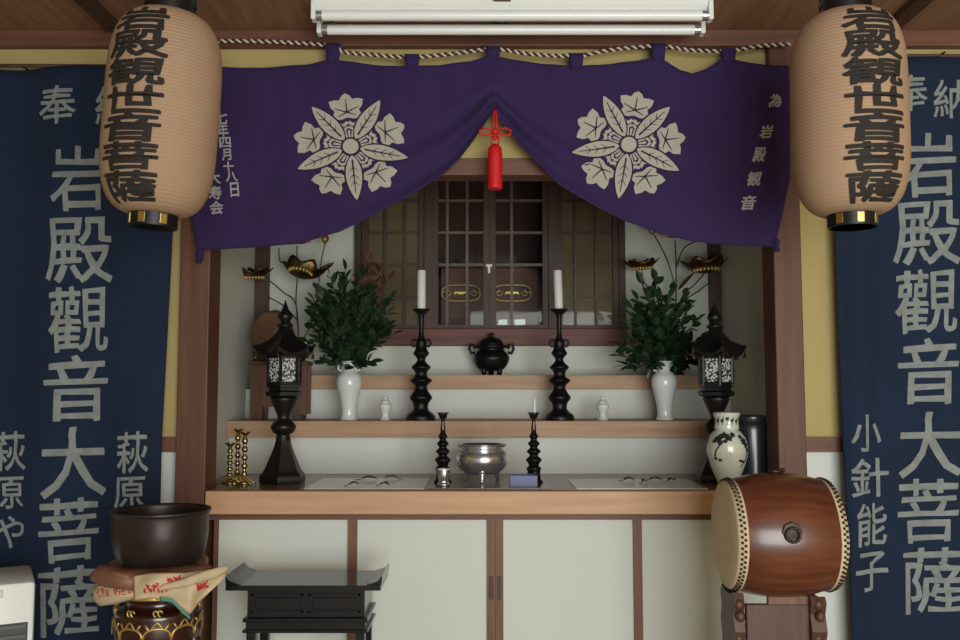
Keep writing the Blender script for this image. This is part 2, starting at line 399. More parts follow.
link('riser', B(AX0+.001, AX1-.001, 3.6005, 3.615, S2+.0005, S3-.056), 'white', t)

# ------------------------------------------------------------------ purple curtain
YP = 2.775
ctop = [(190, 66), (218, 67), (260, 68), (310, 64), (333, 59), (360, 63), (385, 66), (412, 66), (440, 65), (470, 61), (493, 55), (515, 60), (545, 64), (576, 66), (610, 64), (640, 60), (658, 57), (668, 62), (680, 70), (692, 73.5), (706, 69), (720, 60), (730, 58), (750, 63), (770, 65), (790, 66)]
cbot = [(190, 249), (216, 250), (260, 247), (300, 243), (340, 232), (387, 209), (415, 193), (445, 174), (460, 159), (475, 140), (493, 115), (511, 135), (519, 146), (542, 169), (559, 185), (592, 205), (622, 220), (650, 231), (690, 241), (730, 245), (775, 247), (792, 247)]
def curt_y(px, py):
    tp, bt = interp(ctop, px), interp(cbot, px)
    v = (py-tp)/max(bt-tp, 1)
    g = math.exp(-((px-493)/150)**2)           # nearness to the gather
    vv = min(max((v-.35)/.65, 0), 1)
    y = -.017*g*math.sin(v*PI*6.3)*vv - .012*math.exp(-((px-493)/14)**2)*v
    y += -.013*(1-g)*math.sin(vv*PI*3.2)*vv*math.exp(-((px-(380 if px < 493 else 606))/130)**2)
    y += .004*math.sin(px*.045+1)*v + .0025*math.sin(px*.12+v*3)*v*v + .002*math.sin(px*.19)*(1-v)
    return YP + y
def curt(px, py, off=0): 
    q = P(px, py, YP); r = P(px, py, curt_y(px, py)-off); return Vector((q.x, r.y, q.z))
t = thing('purple_curtain', 'purple shrine curtain with two white crests, gathered up at the centre over the altar', 'curtain', (0, 0, 0))
bm = bmesh.new(); N = 240; Rr = 46; grid = []
for i in range(N+1):
    s = i/N; col = []
    for j in range(Rr+1):
        v = j/Rr
        x0, x1 = 196, 789
        if True:
            x1 = interp([(0, 789), (.62, 790), (1, 775)], v); x0 = interp([(0, 192), (.8, 191), (1, 197)], v)
        px = x0+(x1-x0)*s
        tp, bt = interp(ctop, px), interp(cbot, px)
        col.append(bm.verts.new(curt(px, tp+(bt-tp)*v)))
    grid.append(col)
for i in range(N):
    for j in range(Rr): bm.faces.new((grid[i][j], grid[i+1][j], grid[i+1][j+1], grid[i][j+1]))
cu = link('curtain_cloth', bm, 'purple', t, True)
sm = cu.modifiers.new('thickness', 'SOLIDIFY'); sm.thickness = .0010; sm.offset = 0
# cord loops
def cord_pt(px):
    y = sinterp([(190, 41), (250, 41), (300, 43), (333, 46), (345, 52), (375, 55), (412, 57), (450, 54), (493, 49), (530, 54), (576, 56), (610, 50), (658, 46), (690, 50), (728, 51), (760, 46), (792, 44)], px)
    return P(px, y, YP+.006)
for px in (333, 412, 493, 576, 658, 728):
    c = cord_pt(px); hw = 6*YP/900
    bm = bmesh.new(); b0 = P(px, interp(ctop, px)+4, YP).z
    path = [(YP-.003, b0), (YP-.004, c.z-.006), (YP-.001, c.z+.006), (YP+.006, c.z+.010), (YP+.014, c.z+.006), (YP+.017, c.z-.006), (YP+.004, b0)]
    ra = [[bm.verts.new((c.x+s*hw*(1+.25*(b0-z)/(b0-c.z)), y, z)) for s in (-1, -.3, .3, 1)] for y, z in path]
    for a, b_ in zip(ra, ra[1:]):
        for k in range(3): bm.faces.new((a[k], a[k+1], b_[k+1], b_[k]))
    l = link('hanging_loop', bm, 'purple', t, True); s = l.modifiers.new('thickness', 'SOLIDIFY'); s.thickness = .0015
# tail hanging from the lower left corner
a = P(200, 247, YP+.01); 
link('corner_tie', T([a, a+Vector((.002, -.002, -.02)), a+Vector((-.004, .002, -.05))], [.008, .013, .01], 8), 'purple', t, True)
a = P(776, 242, YP+.0); bm = bmesh.new(); sph(bm, a, .012); tube(bm, [a, a+Vector((.004, 0, -.03))], [.006, .009]); link('corner_tie', bm, 'purple', t, True)
# crests
def leafpoly(ang, r0, r1, w, n=14):
    o = []
    for i in range(n+1):
        s = i/n; ww = w*math.sin(PI*s**.85)**.8 if 0 < s < 1 else 0
        o.append((r0+(r1-r0)*s, ww))
    for i in range(n-1, 0, -1): o.append((o[i][0], -o[i][1]))
    c, s = math.cos(ang), math.sin(ang)
    return [(x*c-y*s, x*s+y*c) for x, y in o]
def strip(p, q, w0, w1=None):
    w1 = w0 if w1 is None else w1
    d = Vector(q)-Vector(p); n = Vector((-d.y, d.x)).normalized()
    return [(p[0]+n.x*w0, p[1]+n.y*w0), (p[0]-n.x*w0, p[1]-n.y*w0), (q[0]-n.x*w1, q[1]-n.y*w1), (q[0]+n.x*w1, q[1]+n.y*w1)]
def crest(cx, cy, a0, R, sy=1.0):
    bw, bd = bmesh.new(), bmesh.new()
    def put(bm, pts, off, cell=6):
        lay(bm, [(cx+x, cy-y*sy) for x, y in pts], [tuple(range(len(pts)))], cell, lambda u, v: curt(u, v, off))
    def rot(pts, a): c, s = math.cos(a), math.sin(a); return [(x*c-y*s, x*s+y*c) for x, y in pts]
    for k in range(5):
        al = a0+2*PI*k/5; af = al+PI/5
        # five-lobed flower: outline then seams
        fl = []
        for th, r_ in ((-172, 9), (-150, 12), (-128, 16), (-112, 15), (-95, 12), (-78, 16), (-60, 19.5), (-46, 16), (-31, 12.5), (-15, 15.5), (0, 17.5), (15, 15.5), (31, 12.5), (46, 16), (60, 19.5), (78, 16), (95, 12), (112, 15), (128, 16), (150, 12), (172, 9)):
            fl.append(((40+r_*math.cos(math.radians(th)))/57*R, r_*math.sin(math.radians(th))/57*R))
        put(bw, rot(fl, af), .0016)
        sc_ = R/57
        for q0, q1, w_ in (((37, 0), (51, 0), .8), ((37, 0), (42, 12), .8), ((37, 0), (42, -12), .8), ((37, 0), (33, 9), .7), ((37, 0), (33, -9), .7)):
            put(bd, rot(strip((q0[0]*sc_, q0[1]*sc_), (q1[0]*sc_, q1[1]*sc_), w_*sc_, .35*sc_), af), .0028)
        for s in (-1, 1):
            for rr, w_ in ((26.5, 1.7), (21.5, 1.3)):
                put(bw, rot(strip((rr*sc_, s*.4*sc_), ((rr-4)*sc_, s*5.5*sc_), w_*sc_), af), .0016)
                put(bw, rot(strip(((rr-4)*sc_, s*5.5*sc_), ((rr-1)*sc_, s*9*sc_), w_*sc_), af), .0020)
        # short stamens round the middle
        for th in (-.32, 0, .32):
            put(bw, rot(strip((10*sc_, 0), (17.5*sc_, 0), .8*sc_, 1.3*sc_), af+th*.75), .0016)
        # dark gap then the long leaf over it
        put(bd, leafpoly(al, 8*sc_, 59*sc_, 9.8*sc_), .0028)
        put(bw, leafpoly(al, 9*sc_, 57.5*sc_, 8.0*sc_), .004)
        put(bd, rot(strip((14*sc_, 0), (50*sc_, 0), .9*sc_, .4*sc_), al), .0052)
        for q in (22, 30, 38):
            for s in (-1, 1): put(bd, rot(strip((q*sc_, 0), ((q+5)*sc_, s*4.6*sc_), .45*sc_, .2*sc_), al), .0052)
    put(bd, [(9.6*R/57*math.cos(a), 9.6*R/57*math.sin(a)) for a in [2*PI*i/24 for i in range(24)]], .0052)
    put(bw, [(7.8*R/57*math.cos(a), 7.8*R/57*math.sin(a)) for a in [2*PI*i/24 for i in range(24)]], .0062)
    a = link('crest', bw, 'crest', cu); link('crest_lines', bd, 'purple2', a)
crest(351, 147, math.radians(60), 58, .92)
crest(628.5, 145, math.radians(44), 57, .95)
bm = bmesh.new()
Sc = lambda u, v, e=0: curt(u, -v, .0028+e)
for ch, x, y, w_, h in (('七', 222, 118, 11, 13), ('年', 223, 131, 11, 13), ('四', 225.5, 143, 11, 10), ('月', 227, 155, 9, 11), ('十', 229, 167, 10, 10), ('八', 232, 177, 11, 9), ('日', 235, 190, 8, 14),
                       ('大', 214.5, 178, 12, 12), ('寿', 215.5, 193, 13, 13), ('会', 217, 208, 13, 13),
                       ('為', 775, 101, 12, 13), ('岩', 766, 132, 12, 13), ('殿', 759, 155, 12, 14), ('観', 754, 179, 13, 14), ('音', 748, 203, 14, 14)):
    put_char(bm, ch, x, -y, w_, h, Sc, bold=.022, cell=5, skew=.22 if x > 500 else -.08)
link('lettering', bm, 'cletter', cu)
# twisted cord
t = thing('twisted_cord', 'dark and white twisted cord stretched above the purple curtain', 'cord', (0, 0, 0))
for ph, mt, nm in ((0, 'cordw', 'white_strand'), (PI, 'cordd', 'dark_strand')):
    pts = []; n = 1100; s = 0; prev = None
    for i in range(n+1):
        c = cord_pt(190+600*i/n)
        if prev: s += (c-prev).length
        prev = c; a = s/.0235*2*PI+ph
        pts.append(c+Vector((0, math.cos(a), math.sin(a)))*.0036)
    link(nm, T(pts, .0036, 5), mt, t, True)
# tassel
t = thing('red_tassel', 'red silk tassel with bow hanging at the gathered centre of the purple curtain', 'tassel', P(495, 116, YP-.03))
k_ = YP/900
bm = L(smoothprof([(.004, -.104), (.021, -.103), (.0225, -.20), (.0225, -.226), (.018, -.232), (.001, -.232)], 3), 28, rfun=lambda r, z, a: r*(1+.05*math.sin(a*14)))
for v in bm.verts: v.co.z = v.co.z+.0
link('skirt', bm, 'red', t, True)
bm = bmesh.new(); sph(bm, (0, 0, -.098), .012, 1, 1, .9); sph(bm, (0, 0, -.07), .008); sph(bm, (0, 0, -.05), .0105, 1.2, 1, .9); link('knot', bm, 'red', t, True)
bm = bmesh.new()
for s in (-1, 1):
    tube(bm, [(0, 0, -.05), (s*.03, -.003, -.038), (s*.05, -.003, -.048), (s*.046, -.003, -.062), (s*.02, -.002, -.06), (0, 0, -.05)], .0032, 6)
    tube(bm, [(s*.003, .002, -.05), (s*.006, .002, -.02), (s*.003, .004, .01), (0, .02, .03)], .0035, 6)
    tube(bm, [(s*.004, 0, -.052), (s*.012, -.002, -.075), (s*.010, -.002, -.092)], .0028, 6)
link('bow', bm, 'red', t, True)

# ------------------------------------------------------------------ indigo banners
def banner(left):
    YN = 2.79
    if left:
        x_out = -180; edge = [(60, 181), (230, 171.5), (440, 161), (640, 157), (900, 152)]; top = lambda px: 66+3*math.sin(px*.02+1.6)
    else:
        x_out = 1120; edge = [(40, 830), (230, 835.5), (450, 843), (640, 850), (900, 856)]; top = lambda px: 56+1.5*math.sin(px*.05)
    def by(px, py):
        if left: return YN+.009*math.sin(px*.075+py*.002)+.006*math.sin(px*.031+1+py*.006)
        d = px-838
        return YN+.015*math.sin(d*.14+py*.004)*math.exp(-max(d, 0)/60)*min(1, py/300)+.007*math.sin(px*.06-py*.005)
    def S(px, py, off=0): q = P(px, py, YN); return Vector((q.x, by(px, py)-off, q.z))
    lab = ('long indigo banner with pale vertical lettering left of the altar, partly behind the left lantern' if left
           else 'long indigo banner with pale vertical lettering right of the altar, beside the drum')
    t = thing('banner', lab, 'banner', (0, 0, 0), group='indigo dedication banners')
    bm = bmesh.new(); g = []
    for i in range(121):
        col = []
        for j in range(61):
            v = j/60; py = 60+v*700
            e = interp(edge, py); px = e+(x_out-e)*(i/120)
            py = top(px)+v*(760-top(px)); col.append(bm.verts.new(S(px, py)))
        g.append(col)
    for i in range(120):
        for j in range(60): bm.faces.new((g[i][j], g[i+1][j], g[i+1][j+1], g[i][j+1]))
    c = link('banner_cloth', bm, 'navy', t, True); s = c.modifiers.new('thickness', 'SOLIDIFY'); s.thickness = .0015; s.offset = 0
    z = S(0, top(0)).z
    rod = [S(edge[0][1]+(3 if left else -3), top(edge[0][1])), S(x_out, top(x_out))]
    link('rod', T([r+Vector((0, .009, -.002)) for r in rod], .006, 8), 'dkwood', t, True)
    for px in ((150, 20, -120) if left else (860, 945, 1060)):
        h_ = S(px, top(px)); link('hook', T([h_+Vector((0, .0, .012)), h_+Vector((0, .02, .014)), Vector((h_.x, YF+.0095, h_.z+.014))], .003, 6), 'blackm', t, True)
    bm = bmesh.new(); Sn = lambda u, v, e=0: S(u, -v, .0020+e)
    if left:
        rows = [('奉', 40, 77, 87, 125), ('納', 96, 130, 86, 124)]
        for ch, x0, x1, y0, y1 in (('岩', 53, 104, 147, 210), ('殿', 49, 111, 218, 282), ('觀', 51, 107, 287, 352), ('音', 47, 107, 356, 420), ('大', 43, 104, 427, 496), ('菩', 42, 97, 498, 561), ('薩', 41, 97, 567, 634)): rows.append((ch, x0, x1, y0, y1))
        rows += [('萩', 117, 148, 432, 472), ('原', 114, 145, 477, 508), ('萩', -8, 26, 432, 470), ('原', -6, 24, 477, 508), ('や', -4, 25, 516, 548)]
    else:
        rows = [('奉', 893, 926, 76, 112), ('納', 933, 968, 80, 118)]
        for ch, x0, x1, y0, y1 in (('岩', 897, 955, 134, 196), ('殿', 895, 958, 202, 264), ('觀', 896, 955, 270, 333), ('音', 899, 957, 339, 403), ('大', 899, 959, 412, 476), ('菩', 899, 957, 479, 542), ('薩', 904, 962, 548, 612)): rows.append((ch, x0, x1, y0, y1))
        rows += [('小', 850, 882, 415, 451), ('針', 850, 889, 458, 497), ('能', 855, 887, 503, 545), ('子', 854, 888, 552, 591), ('小', 1000, 1032, 415, 451)][:4]
    for ch, x0, x1, y0, y1 in rows:
        put_char(bm, ch, (x0+x1)/2, -(y0+y1)/2, x1-x0, y1-y0, Sn, bold=(.009, .009), cell=8, wob=.017)
    link('lettering', bm, 'bletter', c)
banner(True); banner(False)

# ------------------------------------------------------------------ paper lanterns
def paper_lantern(pxc, sgn, tc_deg, lab, tilt):
    YL = 2.22; R = .1388; zt = Z(16, YL); zb_ = Z(215, YL); H = zt-zb_; x = P(pxc, 215, YL).x
    t = thing('paper_lantern', lab, 'lantern', (x, YL, zb_), group='hanging paper lanterns')
    t.rotation_euler = (0, tilt, 0)
    def rad(v):   # v 0..1 bottom..top
        q = abs(2*v-1); return .058+(R-.058)*(1-q**4.4)**(.5)
    prof = []; n = 58
    for i in range(n*4+1):
        v = i/(n*4); prof.append((rad(v)+.0007*math.sin(2*PI*i/4+.3) if 0 < v < 1 else .058, v*H))
    link('paper_body', L(prof, 72), 'paper', t, True)
    # lettering
    bm = bmesh.new(); W = .150
    def S(u, z, e=0):
        v = min(max(z/H, .001), .999); r = rad(v)+.0021+e
        a = math.radians(tc_deg)+u/R
        return Vector((r*math.sin(a), -r*math.cos(a), z))
    txt = '岩殿観世音菩薩'; y0, y1 = .960*H, .025*H; st = (y0-y1)/7
    for i, ch in enumerate(txt):
        put_char(bm, ch, 0, y0-st*(i+.5), W, st*.93, S, bold=(.017, .034), cell=.010, wob=.026)
    link('lettering', bm, 'ink', t, True)
    for z0, z1, r, nm in ((-.032, .004, .0585, 'bottom_ring'), (H-.004, H+.055, .0625, 'top_ring')):
        link(nm, L([(r-.006, z0), (r, z0), (r, z1), (r-.006, z1), (r-.006, z0)], 40), 'black', t, 40)
    for a in (-1.0, -.15, .75):
        bm = bmesh.new()
        a += (0 if sgn < 0 else .1); c = Vector((.0585*math.sin(a), -.0585*math.cos(a), -.015))
        box(bm, -.009, .009, -.0015, .002, -.013, .013, bev=.001)
        for v in bm.verts: v.co = Matrix.Rotation(a, 3, 'Z') @ v.co + c
        link('brass_fitting', bm, 'gold', t)
    link('hanging_hook', T([(0, 0, H+.0), (0, 0, CEIL-zb_-.0)], .003, 8), 'blackm', t, True)
    bm = bmesh.new(); box(bm, -.066, .066, -.006, .006, H+.02, H+.03); link('crossbar', bm, 'black', t)
    tas = bm
paper_lantern(154, -1, -11, 'left paper lantern with black lettering, hanging in front of the indigo banner', .05)
paper_lantern(852, 1, 5, 'right paper lantern with black lettering, hanging beside the purple curtain', -.0)

# ------------------------------------------------------------------ ceiling lamp
YL = 2.62
x0, x1 = X(309, YL), X(716, YL)
t = thing('ceiling_lamp', 'long white twin tube fluorescent lamp under the wooden ceiling', 'lamp', ((x0+x1)/2, YL, CEIL))
hw = (x1-x0)/2
bm = bmesh.new(); prism(bm, [(-.055, 0), (.075, 0), (.075, -.022), (.06, -.035), (-.03, -.046), (-.055, -.03)], -hw, hw)
for v in bm.verts: v.co = Vector((v.co.y, -v.co.x*-1, v.co.z))
link('housing', bm, 'enamel', t)
zt1, zt2 = -.062, -.066
for y, z in ((-.045, -.060), (.05, -.064)):
    dx = .0 if y < 0 else .012
    tb = link('tube', T([(-hw+.03, y, z), (hw-.03, y, z)], .0155, 20), 'tube', t, 40)
    for s in (-1, 1):
        link('end_cap', T([(s*(hw-.032), y, z), (s*(hw-.014), y, z)], .0160, 16), 'silver', tb, 40)
        link('socket', B(*(sorted((s*(hw-.014), s*hw))), y-.018, y+.018, z-.016, -.02, bev=.003), 'enamel', t)
bm = bmesh.new(); sph(bm, (-hw+.055, .0, -.05), .009); tube(bm, [(-hw+.055, 0, -.03), (-hw+.055, 0, -.065)], .008)
link('starter', bm, 'slate', t, True)

# ------------------------------------------------------------------ altar objects
def candlestick(prof, mt, loc, H, lab, grp, candle=None, ears=True, pan_r=.0):
    t = thing('candlestick', lab, 'candlestick', loc, group=grp)
    return t
k2 = 3.42/900
big = [(.062, 0), (.062, .012), (.056, .022), (.036, .036), (.031, .05), (.034, .066), (.046, .08), (.048, .088), (.044, .094), (.030, .112), (.024, .122), (.028, .135), (.042, .147), (.044, .155), (.030, .163), (.024, .172), (.026, .186), (.037, .198), (.038, .206), (.026, .216), (.017, .228), (.018, .238), (.030, .252), (.032, .258), (.024, .272), (.020, .288), (.022, .3), (.018, .306)]
def bigstick(px, lab, tiltc=0):
    Y = 3.425; H = (421-311)*Y/900
    t = thing('candlestick', lab, 'candlestick', (X(px, Y), Y, S2), group='tall black candlesticks')
    s = H/.425
    low = smoothprof(big, 3)
    link('base', L([(r*s*.9, z*s) for r, z in low if z <= .112], 32), 'blackm', t, 50)
    link('stem', L([(r*s*.95, z*s) for r, z in low if z >= .1119] + [(.010*s, .325*s), (.0085*s, .36*s), (.0105*s, .40*s), (.016*s, .412*s)], 32), 'blackm', t, 50)
    for q in (-1, 1):
        c = Vector((q*.026*s, 0, .296*s))
        link('ear', T([c+Vector((.010*math.cos(a), 0, .013*math.sin(a))) for a in [2*PI*i/14 for i in range(14)]], .0045, 6, True), 'blackm', t, True)
        
    link('drip_pan', L([(.006, .405*s), (.016*s, .408*s), (.033*s, .424*s), (.035*s, .428*s), (.03*s, .427*s), (.012*s, .416*s), (.002, .416*s)], 28), 'blackm', t, True)
    return t, s
for px, lab, lab2, tl in ((421, 'left tall black candlestick on the lower altar step, beside the leafy vase', 'white candle on the left tall black candlestick', 0),
                      (559.5, 'right tall black candlestick on the lower altar step, beyond the small dark candlestick', 'white candle leaning slightly on the right tall black candlestick', -.03)):
    t, s = bigstick(px, lab)
    c = link('candle', L([(.0165, 0), (.0165, .158), (.014, .161), (.002, .161)], 24), 'wax', None, 50, loc=(X(px, 3.425), 3.425, S2+.416*s))
    c.rotation_euler = (0, tl, 0)
    tag(c, lab2, 'candle', 'white altar candles')
    link('wick', T([(0, 0, .16), (.001, 0, .17)], .001, 5), 'ink', c)

def small_stick(px, lab, Y=3.02, top=416, base=487):
    H = (488-415)*Y/900-.01
    t = thing('small_candlestick', lab, 'candlestick', (X(px, Y), Y, ZC), group='small dark turned candlesticks')
    pr = [(.030, 0), (.030, .008), (.024, .016), (.021, .04), (.025, .05), (.018, .058)]
    link('base', L(smoothprof(pr, 3), 28), 'blackm', t, 50)
    pr = [(.016, .058), (.021, .070), (.027, .077), (.021, .085), (.014, .091), (.018, .099), (.024, .105), (.018, .112), (.012, .118), (.016, .125), (.020, .131), (.015, .137), (.010, .143), (.013, .150), (.016, .155), (.012, .16), (.009, .166)]
    s = H/.232
    link('stem', L([(r, z*s) for r, z in smoothprof(pr, 3)], 28), 'blackm', t, True)
    link('neck', L([(.009, .166*s), (.0085, .18*s), (.006, .2*s), (.007, .215*s)], 20), 'lacquer', t, True)
    link('cup', L([(.006, .212*s), (.012, .214*s), (.015, .226*s), (.021, .232*s), (.019, .2325*s), (.012, .228*s), (.002, .228*s)], 24), 'black', t, True)
    return t, ZC+.228*s
t1, zc1 = small_stick(443, 'left small dark candlestick on the altar counter, behind the glass cup')
t2, zc2 = small_stick(533.5, 'right small dark candlestick holding a thin white candle, beside the blue box')
c = link('thin_candle', L([(.0045, 0), (.0035, .05), (.0004, .052)], 12), 'wax', None, 50, loc=(X(534.5, 3.02), 3.02, zc2))
tag(c, 'thin short white candle on the right small dark candlestick', 'candle')

# silver bowl on three feet
Yb = 3.06
t = thing('incense_bowl', 'polished silver bowl on three feet at the middle of the altar counter', 'bowl', (X(482, Yb), Yb, ZC+.004))
s = Yb/900
pr = [(.002, .026), (.045, .026), (.066, .036), (.083, .056), (.087, .078), (.082, .095), (.072, .106), (.072, .112), (.083, .120), (.084, .124), (.078, .124), (.068, .114), (.076, .09), (.072, .06), (.05, .04), (.002, .036)]
link('bowl_body', L(smoothprof(pr, 3), 56), 'silver', t, True)
link('ash', L([(.073, .085), (.05, .088), (.001, .09)], 24), 'mat', t)
for a in (-PI/2, PI/6, 5*PI/6):
    q = Vector((math.cos(a), math.sin(a), 0))
    link('foot', T([q*.056+Vector((0, 0, .036)), q*.06+Vector((0, 0, .022)), q*.061+Vector((0, 0, .006)), q*.064], [.014, .009, .006, .007], 10), 'silver', t, True)
bm = bmesh.new()
# tray cloth + sheets
def flat(name, pts, z0, z1, mt, lab, cat, grp=None):
    bm = bmesh.new()
    a = [bm.verts.new((x, y, z0)) for x, y in pts]; b_ = [bm.verts.new((x, y, z1)) for x, y in pts]
    bm.faces.new(a); bm.faces.new(b_)
    for i in range(len(pts)): bm.faces.new((a[i], a[(i+1) % len(pts)], b_[(i+1) % len(pts)], b_[i]))
    return tag(link(name, bm, mt), lab, cat, grp)
def gp(px, py, z=None):   # point of the counter top seen there
    lo, hi = 2.6, 4
    for _ in range(40):
        m_ = (lo+hi)/2
        if P(px, py, m_).z > ZC: hi, lo = hi, m_
        else: hi = m_
    p = P(px, py, lo); return (p.x, p.y)
xa, xb = X(428, 2.85), X(552, 2.85)
flat('tray_mat', [(xa, 2.85), (xb, 2.85), (xb, 3.30), (xa, 3.30)], ZC, ZC+.004, 'mat', 'flat grey mat on the counter below the silver bowl', 'mat')
xa, xb = X(306, 2.86), X(431, 2.86)-.02
flat('white_sheet', [(xa, 2.86), (xb, 2.86), (xb+.0, 3.20), (xa, 3.20)], ZC, ZC+.002, 'sheet', 'white sheet on the counter left of the silver bowl, with dry leaves on it', 'sheet', 'white sheets on the altar counter')
xa, xb = X(576, 2.86), X(706, 2.86)
flat('white_sheet', [(xa, 2.86), (xb, 2.86), (xb, 3.17), (xa, 3.17)], ZC, ZC+.002, 'sheet', 'white sheet on the counter right of the silver bowl, beside the painted vase', 'sheet', 'white sheets on the altar counter')
# dry leaves and twigs on the sheets (loose)
def dry(px, Y, sc_, a, lab):
    bm = bmesh.new(); n = 6
    L_ = .03*sc_
    rows = []
    for i in range(n+1):
        s_ = i/n; w_ = .009*sc_*math.sin(PI*min(max(s_, .03), .97))
        x = (s_-.5)*L_; z = .004+.006*math.sin(PI*s_)
        rows.append([bm.verts.new((x, -w_, z+.003)), bm.verts.new((x, 0, z)), bm.verts.new((x, w_, z+.004))])
    for p, q in zip(rows, rows[1:]):
        for k in (0, 1): bm.faces.new((p[k], p[k+1], q[k+1], q[k]))
    tube(bm, [(-L_*.5, 0, .004), (-L_*.95, .004, .0015)], .0012, 5)
    o = link('dry_leaf', bm, 'twig', None, True, loc=(X(px, Y), Y, ZC+.002)); o.rotation_euler = (0, 0, a)
    s = o.modifiers.new('thickness', 'SOLIDIFY'); s.thickness = .0008
    tag(o, lab, 'leaf', 'dry leaves fallen on the counter')
for px, Y, s_, a, lab in ((355, 2.93, 1.1, .4, 'dry curled leaf at the front of the left white sheet'), (385, 2.92, 1.2, -.5, 'dry leaf near the right front of the left white sheet'), (370, 3.12, 1.7, .1, 'large dry leaf at the back of the left white sheet'),
                     (392, 3.15, 1.5, 2.9, 'dark dry leaf at the back right of the left white sheet'), (628, 3.08, 1.3, .2, 'leftmost dry leaf on the right white sheet'), (643, 3.02, 1.1, 1.0, 'dry leaf second from the left on the right white sheet'), (654, 3.09, 1.4, -.4, 'dry leaf third from the left on the right white sheet'), (670, 3.05, 1.3, .6, 'rightmost dry leaf on the right white sheet')):
    dry(px, Y, s_, a, lab)
# glass cup in front of left small candlestick
Yg = 2.93
t = thing('glass_cup', 'small silvery glass cup in front of the left small candlestick', 'cup', (X(444, Yg), Yg, ZC+.004))
link('cup_body', L(smoothprof([(.002, 0), (.019, 0), (.020, .006), (.016, .012), (.020, .03), (.021, .052), (.019, .052), (.017, .03), (.012, .018), (.001, .016)], 3), 28, rfun=lambda r, z, a: r*(1+.05*math.sin(a*9)*(z < .045))), 'silver', t, True)
link('cup_rim', L([(.019, .050), (.0215, .051), (.0215, .054), (.019, .054), (.019, .050)], 28), 'porcelain', t, True)
# blue box
Yg = 2.93
t = thing('blue_box', 'small blue open box on the mat right of the silver bowl', 'box', (X(523, Yg), Yg, ZC+.004))
bm = bmesh.new(); w_, d_, h_ = .043, .032, .034
box(bm, -w_, w_, -d_, d_, 0, .004); box(bm, -w_, w_, -d_, -d_+.004, .004, h_); box(bm, -w_, w_, d_-.004, d_, .004, h_); box(bm, -w_, -w_+.004, -d_+.004, d_-.004, .004, h_); box(bm, w_-.004, w_, -d_+.004, d_-.004, .004, h_)
link('box_body', bm, 'blue', t); bm = bmesh.new(); box(bm, -w_+.005, w_-.01, -d_+.005, d_-.005, .005, .026, bev=.002); link('matches', bm, 'sheet', t)

# incense burner (upper step)
Yi = 3.655
t = thing('incense_burner', 'black round incense burner with ears on the upper altar step', 'incense burner', (X(491.5, Yi), Yi, S3))
pr = [(.002, .02), (.035, .02), (.052, .034), (.064, .06), (.064, .075), (.054, .092), (.046, .1), (.046, .108), (.058, .112), (.058, .118), (.046, .12), (.044, .128), (.036, .142), (.018, .152), (.008, .156), (.01, .164), (.006, .172), (.001, .173)]
pr = [(r*1.12, z) for r, z in pr]
link('burner_body', L(smoothprof([p for p in pr if p[1] <= .118], 3), 40), 'blackm', t, 60)
link('lid', L(smoothprof([p for p in pr if p[1] >= .118], 3), 40), 'blackm', t, 60)
for s_ in (-1, 1):
    link('ear', T([(s_*.066, 0, .092), (s_*.082, 0, .09), (s_*.09, 0, .108), (s_*.084, 0, .126), (s_*.074, 0, .122), (s_*.066, 0, .108)], .0065, 8), 'blackm', t, True)
for a in (-PI/2-.6, -PI/2+.6, PI/2):
    link('foot', T([(math.cos(a)*.05, math.sin(a)*.045, .032), (math.cos(a)*.058, math.sin(a)*.053, .015), (math.cos(a)*.054, math.sin(a)*.05, 0)], [.015, .011, .009], 10), 'blackm', t, True)

# white vases
vs_ = [(.002, 0), (.030, 0), (.032, .006), (.028, .02), (.029, .045), (.037, .09), (.046, .125), (.048, .145), (.044, .165), (.030, .182), (.0255, .192), (.0245, .208), (.030, .218), (.033, .222), (.028, .221), (.020, .206), (.020, .18), (.001, .178)]
def vase(px, lab):
    Y = 3.41
    t = thing('white_vase', lab, 'vase', (X(px, Y), Y, S2), group='white porcelain vases')
    link('vase_body', L(smoothprof(vs_, 4), 44), 'porcelain', t, True)
    for q in (-1, 1):
        c = Vector((q*.033, 0, .198)); link('ear', T([c+Vector((.009*math.cos(a), 0, .012*math.sin(a))) for a in [2*PI*i/16 for i in range(16)]], .0036, 6, True), 'porcelain', t, True)
vase(349, 'left white porcelain vase with ears holding a dense leafy bunch')
vase(664.5, 'right white porcelain vase with ears holding spreading leafy branches')
def pot(px, lab):
    Y = 3.40
    t = thing('lidded_jar', lab, 'jar', (X(px, Y), Y, S2), group='small white lidded jars')
    link('jar_body', L(smoothprof([(.002, 0), (.019, 0), (.019, .005), (.014, .014), (.016, .03), (.0235, .048), (.024, .056), (.016, .064)], 3), 28), 'porcelain', t, True)
    link('lid', L(smoothprof([(.018, .064), (.0195, .067), (.014, .074), (.006, .079), (.0075, .086), (.001, .090)], 3), 28), 'porcelain', t, True)
pot(385.5, 'left small white lidded jar on the lower step, between vase and tall candlestick')
pot(602.5, 'right small white lidded jar on the lower step, between tall candlestick and vase')

